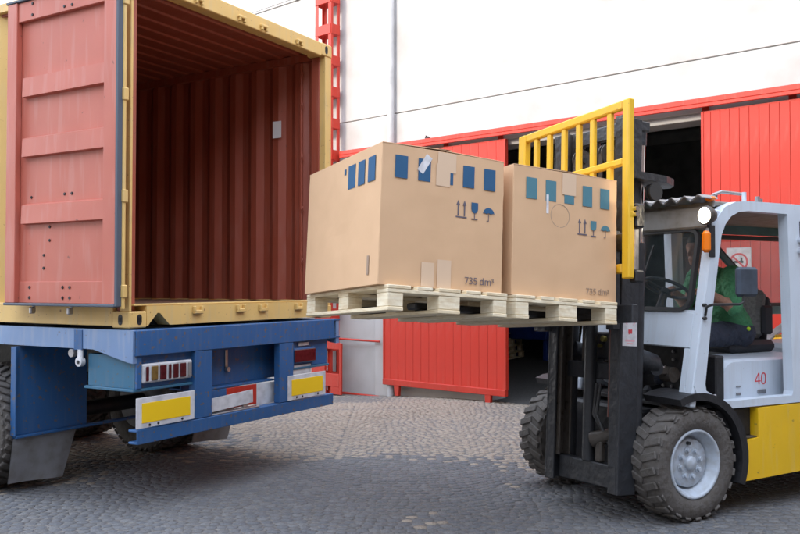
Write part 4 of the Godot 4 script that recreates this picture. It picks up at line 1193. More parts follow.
	for j in [0.28, 0.92]:
		var f := sh(R)
		f.span(Vector3(0.30, 0.028, -(j - 0.06)), Vector3(1.75, 0.07, -(j + 0.06)), 0.01)
		f.span(Vector3(1.7505, 0.028, -(j - 0.06)), Vector3(1.789, 0.64, -(j + 0.06)), 0.01)
		put(t, "fork", f, M.black)
	# load backrest
	var x0 := 1.715
	var x1 := 1.76
	put(t, "backrest_post", sh(R).span(Vector3(x0 - 0.003, 0.30, 0.048), Vector3(x1 + 0.002, 1.4995, -0.022), 0.008), M.yellow_worn)
	put(t, "backrest_post", sh(R).span(Vector3(x0 - 0.005, 0.30, -1.09), Vector3(x1 + 0.012, 1.4995, -1.175), 0.008), M.yellow_worn)
	put(t, "backrest_top_bar", sh(R).span(Vector3(x0, 1.44, -0.0225), Vector3(x1, 1.4995, -1.0895), 0.008), M.yellow_worn)
	put(t, "backrest_lower_bar", sh(R).span(Vector3(x0, 1.06, -0.0225), Vector3(x1, 1.105, -1.0895), 0.008), M.yellow_worn)
	put(t, "backrest_lower_bar", sh(R).span(Vector3(x0, 0.34, -0.0225), Vector3(x1, 0.40, -1.0895), 0.008), M.yellow_worn)
	for j in [0.158, 0.33, 0.479, 0.641, 0.811, 0.97]:
		put(t, "backrest_slat", sh(R).span(Vector3(x0 + 0.006, 0.4005, -j + 0.022), Vector3(x1 - 0.006, 1.4395, -j - 0.022), 0.005), M.yellow_worn)
	for y in [0.72, 0.76]:
		put(t, "post_bolt", sh(R).cyl(Vector3(1.765, y, 0.03), Vector3(1.765, y, 0.07), 0.016, 0.016, 8), M.chrome)
	for y in [[0.28, 0.36], [0.64, 0.80]]:
		put(t, "post_clamp", sh(R).span(Vector3(1.775, y[0], 0.05), Vector3(1.85, y[1], -0.02), 0.01), M.black)
	put(t, "side_strap", sh(R).span(Vector3(1.79, 0.36, 0.02), Vector3(1.83, 0.64, -0.02), 0.006), M.steel)

func forklift_body(t: Node3D) -> void:
	# chassis
	put(t, "chassis", Shape.new().span(Vector3(2.2, 0.22, -0.34), Vector3(4.9, 0.72, -1.14), 0.02).span(Vector3(2.60, 0.53, -0.03), Vector3(2.95, 0.735, -0.33), 0.01), M.black)
	var sk := Shape.new()
	sk.prism(PackedVector2Array([Vector2(2.80, 0.23), Vector2(5.2, 0.28), Vector2(5.2, 0.745), Vector2(2.95, 0.735), Vector2(2.955, 0.525), Vector2(2.785, 0.515)]), 0.03, -0.30)
	put(t, "side_panel", sk, M.yellow)
	var sk2 := Shape.new()
	sk2.prism(PackedVector2Array([Vector2(2.80, 0.23), Vector2(5.2, 0.28), Vector2(5.2, 0.745), Vector2(2.95, 0.735), Vector2(2.955, 0.525), Vector2(2.785, 0.515)]), -1.18, -1.51)
	put(t, "side_panel", sk2, M.yellow)
	put(t, "step_top", Shape.new().span(Vector3(2.79, 0.5255, 0.02), Vector3(2.95, 0.535, -0.30), 0.002), M.mast_worn)
	var cwp := Shape.new()
	cwp.xf = Transform3D(Basis(), Vector3.ZERO)
	cwp.prism(PackedVector2Array([Vector2(5.2, 0.3), Vector2(5.65, 0.45), Vector2(5.75, 0.7), Vector2(5.7, 0.98), Vector2(5.55, 1.08), Vector2(4.95, 1.1), Vector2(4.95, 0.75), Vector2(5.2, 0.75)]), 0.0, -1.48)
	put(t, "counterweight", cwp, M.yellow)
	# fenders: arc plates over the front wheels
	for e in [[0.035, 1.0], [-1.53, -1.0]]:
		var ai := PackedVector2Array()
		var ao := PackedVector2Array()
		for k in 15:
			var a := deg_to_rad(lerpf(112.0, -24.0, k / 14.0))
			ai.append(Vector2(2.36 + cos(a) * 0.422, 0.40 + sin(a) * 0.425))
			ao.append(Vector2(2.36 + cos(a) * (0.485), 0.40 + sin(a) * 0.475))
		put(t, "fender", Shape.new().ring(ai, ao, e[0], e[0] - e[1] * 0.34, false), M.black)
	# front wheels
	for e in [[-0.12, 1.0], [-1.36, -1.0]]:
		wheel(t, Vector3(2.36, 0.388, e[0]), 0.39, 0.27, 0.232, e[1])
	for e in [[-0.16, 1.0], [-1.32, -1.0]]:
		wheel(t, Vector3(4.55, 0.318, e[0]), 0.32, 0.2, 0.17, e[1])
	# tilt cylinders in the opening below the windscreen
	for j in [0.36, 0.98]:
		var cy := Shape.new()
		cy.cyl(Vector3(2.07, 1.12, -j + 0.03), Vector3(2.32, 1.04, -j + 0.01), 0.075, 0.075, 18)
		cy.cyl(Vector3(2.30, 1.02, -j + 0.07), Vector3(2.32, 1.02, -j - 0.05), 0.055, 0.055, 14)
		var o := put(t, "tilt_cylinder", cy, M.mast)
		put(o, "rod", Shape.new().cyl(Vector3(2.30, 1.045, -j + 0.01), Vector3(2.52, 0.97, -j), 0.026, 0.026, 12), M.chrome)
		put(o, "rod_eye", Shape.new().cyl(Vector3(2.49, 0.96, -j + 0.05), Vector3(2.49, 0.96, -j - 0.05), 0.055, 0.055, 16).box(Vector3(2.42, 0.99, -j), Vector3(0.08, 0.07, 0.07), 0.015), M.mast_worn)
	put(t, "front_bulkhead", Shape.new().span(Vector3(2.58, 0.5, -0.34), Vector3(2.62, 1.19, -1.16), 0.004), M.black)
	for p in [Vector3(2.579, 1.12, -0.40), Vector3(2.579, 1.06, -0.40), Vector3(2.579, 0.86, -0.5), Vector3(2.579, 0.86, -0.42)]:
		put(t, "bulkhead_bolt", Shape.new().cyl(p, p - Vector3(0.01, 0, 0), 0.015, 0.012, 8), M.steel)
	put(t, "yellow_bar", Shape.new().span(Vector3(2.42, 0.985, -0.42), Vector3(2.46, 1.01, -0.7), 0.004), M.yellow_worn)

func wheel(t: Node3D, c: Vector3, r: float, w: float, rim: float, out: float) -> void:
	var wn := Node3D.new()
	wn.name = "wheel"
	t.add_child(wn, true)
	wn.transform = Transform3D(Basis(Vector3.UP, 0.0 if out > 0 else PI), c)
	put(wn, "tyre", tyre_shape(r, w, rim, 24, 0.014, Vector3.ZERO), M.rubber_dusty)
	var hw := w * 0.5
	var k := r / 0.4
	var prof := [Vector2(rim + 0.004, -hw * 0.7), Vector2(rim - 0.02, -hw * 0.6), Vector2(rim - 0.02, hw * 0.6), Vector2(rim - 0.004, hw * 0.78), Vector2(rim + 0.006, hw * 0.86), Vector2(rim, hw * 0.93), Vector2(rim - 0.016 * k, hw * 0.90), Vector2(rim - 0.020 * k, hw * 0.80), Vector2(rim - 0.045 * k, hw * 0.45), Vector2(rim - 0.052 * k, hw * 0.38), Vector2(rim - 0.054 * k, hw * 0.02), Vector2(rim - 0.066 * k, hw * 0.02), Vector2(rim - 0.068 * k, hw * 0.44), Vector2(rim - 0.074 * k, hw * 0.48), Vector2(0.09 * k, hw * 0.46), Vector2(0.07 * k, hw * 0.48), Vector2(0.0, hw * 0.48)]
	var rm := put(wn, "rim", Shape.new().lathe(prof, Vector3.ZERO, Vector3(0, 0, 1), 40), M.rim)
	put(rm, "hub_cap", Shape.new().lathe([Vector2(0.05 * k, hw * 0.46), Vector2(0.048 * k, hw * 0.62), Vector2(0.04 * k, hw * 0.68), Vector2(0.0, hw * 0.69)], Vector3.ZERO, Vector3(0, 0, 1), 20), M.rim)
	for i in 8:
		var a := TAU * (i + 0.3) / 8.0
		var p := Vector3(cos(a) * 0.095 * k, sin(a) * 0.095 * k, hw * 0.455)
		var nu := put(rm, "wheel_nut", Shape.new().cyl(p, p + Vector3(0, 0, 0.028 * k), 0.017 * k, 0.015 * k, 6), M.rim)
		put(nu, "washer", Shape.new().cyl(p, p + Vector3(0, 0, 0.008 * k), 0.025 * k, 0.025 * k, 12), M.rim)
	var vp := Vector3(-0.02, 0.142 * k, hw * 0.44)
	put(rm, "valve", Shape.new().cyl(vp, vp + Vector3(0, 0, 0.03), 0.013, 0.011, 10), M.hose)

func front_x(y: float) -> float:
	return 2.30 + (y - 0.80) * 0.19

func forklift_cab(t: Node3D) -> void:
	var near := -0.0
	var far := -1.16
	# side frames: sill, windscreen post, roof rail, rear post
	for sd in 2:
		var z0 := 0.025 if sd == 0 else far - 0.025
		var z1 := -0.055 if sd == 0 else far + 0.055
		var inn := PackedVector2Array([Vector2(2.62, 0.80), Vector2(2.44, 0.885), Vector2(2.43, 0.93), Vector2(2.50, 1.40), Vector2(2.585, 1.86), Vector2(2.60, 1.95), Vector2(2.64, 2.03), Vector2(2.70, 2.09), Vector2(2.78, 2.125), Vector2(2.88, 2.135), Vector2(3.29, 2.13), Vector2(3.295, 2.12), Vector2(3.34, 0.83), Vector2(3.33, 0.80)])
		var out := PackedVector2Array([Vector2(2.70, 0.748), Vector2(2.35, 0.866), Vector2(2.325, 0.92), Vector2(2.415, 1.40), Vector2(2.50, 1.86), Vector2(2.525, 1.98), Vector2(2.565, 2.08), Vector2(2.64, 2.155), Vector2(2.75, 2.195), Vector2(2.88, 2.205), Vector2(3.375, 2.205), Vector2(3.38, 2.12), Vector2(3.42, 0.83), Vector2(3.42, 0.745)])
		put(t, "cab_side_frame", Shape.new().ring(inn, out, z0, z1), M.cab)
		# rear quarter, with its window hole
		var ro := PackedVector2Array([Vector2(3.3805, 0.745), Vector2(4.9, 0.745), Vector2(4.9, 2.205), Vector2(3.3805, 2.205)])
		var ri := PackedVector2Array([Vector2(3.46, 1.28), Vector2(4.72, 1.28), Vector2(4.72, 2.08), Vector2(3.43, 2.08)])
		if sd == 1:
			ri = PackedVector2Array([Vector2(3.46, 0.95), Vector2(4.82, 0.95), Vector2(4.82, 2.10), Vector2(3.43, 2.10)])
		put(t, "cab_rear_quarter", Shape.new().ring(ri, ro, z0 - (0.002 if sd == 0 else -0.002), z1), M.cab)
		if sd == 0:
			var gi := PackedVector2Array([Vector2(3.50, 1.32), Vector2(4.68, 1.32), Vector2(4.68, 2.04), Vector2(3.47, 2.04)])
			put(t, "window_gasket", Shape.new().ring(gi, ri, 0.028, -0.02), M.gasket)
			put(t, "side_window", Shape.new().prism(gi, 0.004, -0.002), M.pane)
			for y in [1.94, 1.86]:
				put(t, "hinge_bolt", Shape.new().cyl(Vector3(3.425, y, 0.02), Vector3(3.425, y, 0.05), 0.022, 0.018, 12), M.chrome)
		else:
			put(t, "window_bar", Shape.new().span(Vector3(3.45, 1.34, far - 0.02), Vector3(4.82, 1.415, far + 0.04), 0.006), M.teal)
			put(t, "window_gasket", Shape.new().span(Vector3(3.45, 1.416, far - 0.015), Vector3(4.82, 1.445, far + 0.035), 0.004).span(Vector3(3.45, 2.02, far - 0.015), Vector3(4.82, 2.06, far + 0.035), 0.004), M.hose)
			put(t, "side_window", Shape.new().span(Vector3(3.45, 1.4455, far - 0.002), Vector3(4.815, 2.0195, far + 0.002)), M.pane_dusty)
			put(t, "head_lining", Shape.new().span(Vector3(3.45, 2.0605, far + 0.056), Vector3(4.82, 2.19, far + 0.07), 0.003), M.teal)
			put(t, "diagonal_strut", Shape.new().beam(Vector3(3.72, 2.03, far + 0.045), Vector3(4.55, 1.40, far + 0.045), 0.035, 0.05, Vector3(0.6, 0.8, 0), 0.005), M.teal)
			put(t, "strut_gasket", Shape.new().beam(Vector3(3.75, 2.045, far + 0.045), Vector3(4.58, 1.418, far + 0.045), 0.03, 0.022, Vector3(0.6, 0.8, 0), 0.004), M.hose)
	# front: slanted posts and panel below the windscreen
	var tilt := atan(0.19)
	var fx := Transform3D(Basis(Vector3(0, 0, 1), -tilt), Vector3(front_x(0.80), 0.80, 0))
	# in this frame x is along the plane's normal, y up along the plane
	var wsw := [-0.055, far + 0.055]
	var panel := sh(fx).span(Vector3(0.0, 0.38, wsw[0]), Vector3(0.03, 0.63, wsw[1]), 0.006)
	put(t, "front_panel", panel, M.cab)
	put(t, "front_post", sh(fx).span(Vector3(-0.002, -0.02, 0.02), Vector3(0.05, 1.36, -0.0545), 0.01), M.cab)
	put(t, "front_post", sh(fx).span(Vector3(-0.002, -0.02, far - 0.02), Vector3(0.05, 1.36, far + 0.0545), 0.01), M.cab)
	# opening trim below the panel
	put(t, "front_inner_post", sh(fx).span(Vector3(0.004, -0.02, -0.055), Vector3(0.03, 0.3795, -0.11), 0.006), M.cab)
	# windscreen with rubber around it
	var gi := PackedVector2Array()
	var go := PackedVector2Array()
	var half := Vector2((absf(far) - 0.24) * 0.5, 0.275)
	var mid := Vector2(absf(far) * 0.5, 0.935)
	for k in 4:
		var sg := Vector2([1.0, -1.0, -1.0, 1.0][k], [1.0, 1.0, -1.0, -1.0][k])
		for q in 6:
			var a := PI * 0.5 * (k + q / 5.0)
			var d := Vector2(cos(a), sin(a))
			gi.append(mid + sg * (half - Vector2.ONE * 0.07) + d * 0.07)
			go.append(mid + sg * (half - Vector2.ONE * 0.07) + d * 0.098)
	var wsx := fx * Transform3D(Basis(Vector3(0, 0, -1), Vector3.UP, Vector3(1, 0, 0)), Vector3.ZERO)
	put(t, "windscreen_gasket", sh(wsx).ring(gi, go, -0.012, 0.022), M.hose)
	put(t, "windscreen", sh(wsx).prism(gi, 0.002, 0.007), M.pane)
	put(t, "windscreen_surround", sh(fx).span(Vector3(0.002, 0.6305, -0.055), Vector3(0.025, 0.645, far + 0.055), 0.002), M.cab)
	# wiper
	put(t, "wiper", sh(fx).beam(Vector3(-0.02, 0.68, -0.62), Vector3(-0.02, 1.12, -0.50), 0.012, 0.01, Vector3(1, 0, 0)), M.hose)
	# visor above the windscreen
	put(t, "visor_panel", sh(fx).span(Vector3(-0.03, 1.225, -0.03), Vector3(0.04, 1.385, far + 0.03), 0.012), M.cab_dull)
	put(t, "roof", Shape.new().span(Vector3(2.60, 2.165, -0.05), Vector3(4.88, 2.20, far + 0.05), 0.008), M.cab_dull)
	put(t, "ceiling", Shape.new().span(Vector3(2.66, 2.14, -0.058), Vector3(4.85, 2.163, far + 0.058), 0.004), M.cab_dull)
	put(t, "rear_frame", Shape.new().span(Vector3(4.82, 0.75, -0.06), Vector3(4.88, 1.2, far + 0.06), 0.01).span(Vector3(4.82, 2.05, -0.06), Vector3(4.88, 2.16, far + 0.06), 0.01), M.cab)
	# wavy roof guard at the front edge
	for k in 9:
		var z := -0.02 - k * 0.125
		var g := Shape.new()
		for q in 4:
			var y0: float = [0.0, 0.022, 0.0, -0.02][q]
			var y1: float = [0.022, 0.0, -0.02, 0.0][q]
			g.beam(Vector3(2.52 + 0.02, 2.215 + y0, z - q * 0.034), Vector3(2.54 , 2.215 + y1, z - (q + 1) * 0.034), 0.16, 0.009, Vector3.UP)
		put(t, "roof_guard_slat", g, M.steel)
	# roof rail, beacon, small fittings
	put(t, "roof_rail", Shape.new().tube([Vector3(2.62, 2.16, -0.06), Vector3(2.62, 2.245, -0.06), Vector3(2.70, 2.27, -0.06), Vector3(2.90, 2.265, -0.06)], 0.012, 8), M.steel)
	put(t, "roof_rail", Shape.new().tube([Vector3(2.90, 2.20, -0.03), Vector3(2.90, 2.275, -0.03)], 0.016, 8), M.cab)
	put(t, "roof_rail", Shape.new().tube([Vector3(2.66, 2.24, -0.06), Vector3(2.55, 2.235, -0.3), Vector3(2.55, 2.23, -0.5)], 0.01, 8), M.steel)
	put(t, "marker_lamp", Shape.new().box(Vector3(2.58, 2.215, -0.05), Vector3(0.05, 0.03, 0.07), 0.012), M.amber)
	put(t, "roof_bolt", Shape.new().cyl(Vector3(3.03, 2.20, -0.02), Vector3(3.03, 2.25, -0.02), 0.022, 0.016, 10).cyl(Vector3(3.07, 2.20, -0.03), Vector3(3.07, 2.235, -0.03), 0.018, 0.018, 10), M.steel)
	# head lamp and turn signal on the near post
	var hl := Vector3(2.44, 2.085, 0.035)
	var lampb := put(t, "head_lamp", Shape.new().lathe([Vector2(0.0, 0.07), Vector2(0.045, 0.06), Vector2(0.062, 0.02), Vector2(0.066, -0.01), Vector2(0.062, -0.02), Vector2(0.056, -0.02)], hl, Vector3(1, 0, 0), 24), M.mast_worn)
	put(lampb, "lens", Shape.new().lathe([Vector2(0.0, -0.034), Vector2(0.03, -0.03), Vector2(0.0558, -0.018)], hl, Vector3(1, 0, 0), 24), M.lamp_on)
	put(lampb, "bracket", Shape.new().span(Vector3(2.46, 2.0, 0.03), Vector3(2.5, 2.05, 0.02), 0.004), M.black)
	var lo := SpotLight3D.new()
	lo.name = "head_light"
	lo.light_color = Color(1.0, 0.93, 0.8)
	lo.light_energy = 0.6
	lo.light_size = 0.05
	lo.spot_angle = 40.0
	lo.spot_range = 20.0
	lo.spot_attenuation = 2.0
	lo.shadow_enabled = true
	lo.position = hl + Vector3(-0.06, 0, 0)
	lo.rotation = Vector3(0, PI / 2, 0)
	t.add_child(lo)
	put(t, "turn_signal", Shape.new().box(Vector3(2.44, 1.905, 0.035), Vector3(0.06, 0.15, 0.06), 0.02), M.amber)
	put(t, "signal_bracket", Shape.new().span(Vector3(2.47, 1.80, 0.026), Vector3(2.53, 2.02, 0.034), 0.004), M.black)
	# mirror on its arm
	put(t, "mirror_arm", Shape.new().tube([Vector3(2.43, 1.40, 0.03), Vector3(2.41, 1.46, 0.06), Vector3(2.42, 1.475, 0.10), Vector3(2.66, 1.475, 0.12), Vector3(2.70, 1.49, 0.12), Vector3(2.71, 1.56, 0.115)], 0.009, 8), M.hose)
	put(t, "mirror", Shape.new().box(Vector3(2.745, 1.63, 0.11), Vector3(0.20, 0.205, 0.05), 0.022), M.mirror_back)
	for y in [1.47, 1.38]:
		put(t, "post_stud", Shape.new().cyl(Vector3(2.42, y, 0.02), Vector3(2.42, y, 0.045), 0.012, 0.012, 8), M.hose)
	# engine cover, floor, seat
	var ec := Shape.new()
	var ep := PackedVector2Array([Vector2(2.80, 0.763), Vector2(4.0, 0.763)])
	for k in 8:
		var a := PI * 0.5 * k / 7.0
		ep.append(Vector2(3.88 + cos(a) * 0.12, 0.94 + sin(a) * 0.12))
	for k in 8:
		var a := PI * 0.5 + PI * 0.5 * k / 7.0
		ep.append(Vector2(2.92 + cos(a) * 0.12, 0.94 + sin(a) * 0.12))
	var ei := PackedVector2Array()
	for v in ep:
		ei.append(Vector2(3.4, 0.9) + (v - Vector2(3.4, 0.9)) * Vector2(0.965, 0.9))
	ec.prism(ep, -0.20, -1.0)
	ec.prism(ei, -0.16, -0.199)
	for k in ep.size():
		var m := (k + 1) % ep.size()
		var o2 := ep[k] + ep[m] - Vector2(6.8, 1.8)
		ec.quad(Vector3(ei[k].x, ei[k].y, -0.16), Vector3(ei[m].x, ei[m].y, -0.16), Vector3(ep[m].x, ep[m].y, -0.20), Vector3(ep[k].x, ep[k].y, -0.20), Vector3(o2.x, o2.y, 0.6))
	var cov := put(t, "engine_cover", ec, M.cab)
	put(cov, "latch", Shape.new().span(Vector3(3.18, 0.80, -0.158), Vector3(3.27, 0.83, -0.15), 0.004), M.steel)
	put(cov, "latch", Shape.new().span(Vector3(2.95, 0.80, -0.158), Vector3(3.0, 0.82, -0.152), 0.003).span(Vector3(2.95, 0.86, -0.158), Vector3(3.0, 0.87, -0.152), 0.002), M.steel)
	text(cov, "lettering", "40", Vector3(3.22, 0.91, -0.1588), Basis(), 0.12, M.sticker_red)
	put(t, "rear_hood", Shape.new().span(Vector3(4.02, 0.755, -0.2), Vector3(4.9, 1.12, -1.05), 0.04), M.cab)
	put(t, "sill_plate", Shape.new().span(Vector3(2.81, 0.748, -0.056), Vector3(4.88, 0.762, -0.20), 0.003), M.cab)
	put(t, "floor_plate", Shape.new().span(Vector3(2.34, 0.745, -0.06), Vector3(2.80, 0.775, far + 0.06), 0.004), M.black)
	put(t, "foot_panel", Shape.new().span(Vector3(2.70, 0.776, -0.12), Vector3(2.79, 1.10, -1.0), 0.01), M.black)
	put(t, "white_tag", Shape.new().span(Vector3(2.62, 0.776, -0.10), Vector3(2.68, 0.83, -0.11)), M.sticker)
	put(t, "dashboard", Shape.new().span(Vector3(2.47, 1.19, -0.12), Vector3(2.68, 1.36, far + 0.12), 0.03), M.seat_black)
	var wc := Vector3(2.78, 1.585, -0.66)
	var ax := Vector3(0.45, 0.89, 0).normalized()
	var rimp := []
	for k in 17:
		var a := TAU * k / 16
		rimp.append(Vector2(0.175 + cos(a) * 0.013, sin(a) * 0.013))
	var sw := put(t, "steering_wheel", Shape.new().lathe(rimp, wc, ax, 32), M.seat_black)
	var pz := ax.cross(Vector3(0, 0, 1)).normalized()
	var sp := Shape.new()
	for k in 3:
		var a := TAU * k / 3
		sp.cyl(wc - ax * 0.03, wc + (Vector3(0, 0, 1) * cos(a) + pz * sin(a)) * 0.172, 0.012, 0.01, 8)
	sp.cyl(wc - ax * 0.05, wc - ax * 0.01, 0.045, 0.04, 14)
	put(sw, "spokes", sp, M.seat_black)
	put(sw, "column", Shape.new().cyl(wc - ax * 0.05, Vector3(2.60, 1.2, -0.66), 0.03, 0.035, 12), M.seat_black)
	put(t, "control_lever", Shape.new().tube([Vector3(2.72, 1.2, -0.32), Vector3(2.78, 1.48, -0.34)], 0.009, 6).ball(Vector3(2.78, 1.49, -0.34), 0.022, 10), M.seat_black)
	var seat := put(t, "seat", Shape.new().span(Vector3(3.35, 1.062, -0.52), Vector3(3.88, 1.16, -0.98), 0.04), M.seat_black)
	put(seat, "backrest", sh(Transform3D(Basis(Vector3(0, 0, 1), -0.13), Vector3(3.86, 1.16, 0))).span(Vector3(-0.10, 0.0, -0.62), Vector3(0.0, 0.40, -0.96), 0.035), M.seat_grey)
	put(seat, "back_shell", sh(Transform3D(Basis(Vector3(0, 0, 1), -0.13), Vector3(3.86, 1.16, 0))).span(Vector3(0.002, -0.04, -0.64), Vector3(0.07, 0.36, -0.96), 0.03), M.seat_black)
	put(seat, "arm_rest", Shape.new().span(Vector3(3.80, 1.20, -0.58), Vector3(3.92, 1.44, -0.63), 0.025), M.seat_black)
	put(t, "rear_white_panel", Shape.new().beam(Vector3(4.35, 1.12, -1.0), Vector3(4.80, 1.33, -1.0), 0.10, 0.02, Vector3.UP, 0.004), M.white_plate)
	for k in 2:
		put(t, "hazard_stripe", Shape.new().span(Vector3(4.40 + k * 0.12, 1.14 + k * 0.06, -0.945), Vector3(4.54 + k * 0.12, 1.165 + k * 0.06, -0.93), 0.003), M.yellow)

# ------------------------------------------------------------------ driver
func field_mesh(bones: Array, cell: float, k: float, fold := 0.0) -> Array:
	# bones: [a, b, ra, rb]; surface nets of the smooth union. Returns [vertices, normals, triangles]
	var lo := Vector3.INF
	var hi := -Vector3.INF
	for b in bones:
		var r := maxf(b[2], b[3]) + 0.0 + cell * 3.0 + k
		for p in [b[0], b[1]]:
			lo = lo.min(p - Vector3.ONE * r)
			hi = hi.max(p + Vector3.ONE * r)
	var n := Vector3i(((hi - lo) / cell).ceil()) + Vector3i.ONE
	var f := PackedFloat32Array()
	f.resize(n.x * n.y * n.z)
	f.fill(1.0)
	for b in bones:
		var a: Vector3 = b[0]
		var e: Vector3 = b[1] - a
		var ra: float = b[2] + 0.0
		var rb: float = b[3] + 0.0
		var r := maxf(ra, rb) + cell * 2.0 + k
		var ee := maxf(e.length_squared(), 1e-9)
		var i0 := Vector3i((a.min(b[1]) - Vector3.ONE * r - lo) / cell).max(Vector3i.ZERO)
		var i1 := (Vector3i((a.max(b[1]) + Vector3.ONE * r - lo) / cell) + Vector3i.ONE).min(n - Vector3i.ONE)
		for z in range(i0.z, i1.z + 1):
			for y in range(i0.y, i1.y + 1):
				var row := (z * n.y + y) * n.x
				for x in range(i0.x, i1.x + 1):
					var p := lo + Vector3(x, y, z) * cell - a
					var h := clampf(p.dot(e) / ee, 0.0, 1.0)
					var d := (p - e * h).length() - lerpf(ra, rb, h)
					var old := f[row + x]
					if old < 0.9:
						var q := maxf(k - absf(d - old), 0.0) / k
						d = minf(d, old) - q * q * k * 0.25
					f[row + x] = d
	if fold > 0.0:
		# creases in cloth
		var nz := FastNoiseLite.new()
		nz.seed = 4
		nz.frequency = 7.0
		nz.fractal_type = FastNoiseLite.FRACTAL_RIDGED
		nz.fractal_octaves = 2
		for z in n.z:
			for y in n.y:
				var row := (z * n.y + y) * n.x
				for x in n.x:
					if absf(f[row + x]) < 0.05:
						var p := lo + Vector3(x, y, z) * cell
						f[row + x] += fold * nz.get_noise_3d(p.x + p.y * 0.5, p.y * 0.6, p.z)
	var vid := {}
	var vs := []
	var ns := []
	var tris := []
	var sx := 1
	var sy := n.x
	var sz := n.x * n.y
	var corner := [0, sx, sy, sx + sy, sz, sx + sz, sy + sz, sx + sy + sz]
	for z in n.z - 1:
		for y in n.y - 1:
			for x in n.x - 1:
				var c := z * sz + y * sy + x
				var v0 := f[c]
				if absf(v0) > cell * 2.5:
					continue
				var neg := 0
				for q in corner:
					if f[c + q] < 0.0:
						neg += 1
				if neg == 0 or neg == 8:
					continue
				var sum := Vector3.ZERO
				var cnt := 0
				for e in [[0, 1], [2, 3], [4, 5], [6, 7], [0, 2], [1, 3], [4, 6], [5, 7], [0, 4], [1, 5], [2, 6], [3, 7]]:
					var fa: float = f[c + corner[e[0]]]
					var fb: float = f[c + corner[e[1]]]
					if (fa < 0.0) != (fb < 0.0):
						var t := fa / (fa - fb)
						var pa := Vector3(e[0] & 1, (e[0] >> 1) & 1, e[0] >> 2)
						var pb := Vector3(e[1] & 1, (e[1] >> 1) & 1, e[1] >> 2)
						sum += pa.lerp(pb, t)
						cnt += 1
				vid[c] = vs.size()
				vs.append(lo + (Vector3(x, y, z) + sum / cnt) * cell)
				ns.append(Vector3(f[c + sx] - v0, f[c + sy] - v0, f[c + sz] - v0).normalized())
	for c in vid:
		var inside := f[c] < 0.0
		for e in [[sx, sy, sz], [sy, sz, sx], [sz, sx, sy]]:
			if (f[c + e[0]] < 0.0) == inside:
				continue
			var q := [c, c - e[1], c - e[1] - e[2], c - e[2]]
			if vid.has(q[1]) and vid.has(q[2]) and vid.has(q[3]):
				tris.append([vid[q[0]], vid[q[1]], vid[q[2]]])
				tris.append([vid[q[0]], vid[q[2]], vid[q[3]]])
	return [vs, ns, tris]

func add_field(s: Shape, m: Array) -> void:
	for e in m[2]:
		s.tri(m[0][e[0]], m[0][e[1]], m[0][e[2]], m[1][e[0]], m[1][e[1]], m[1][e[2]])

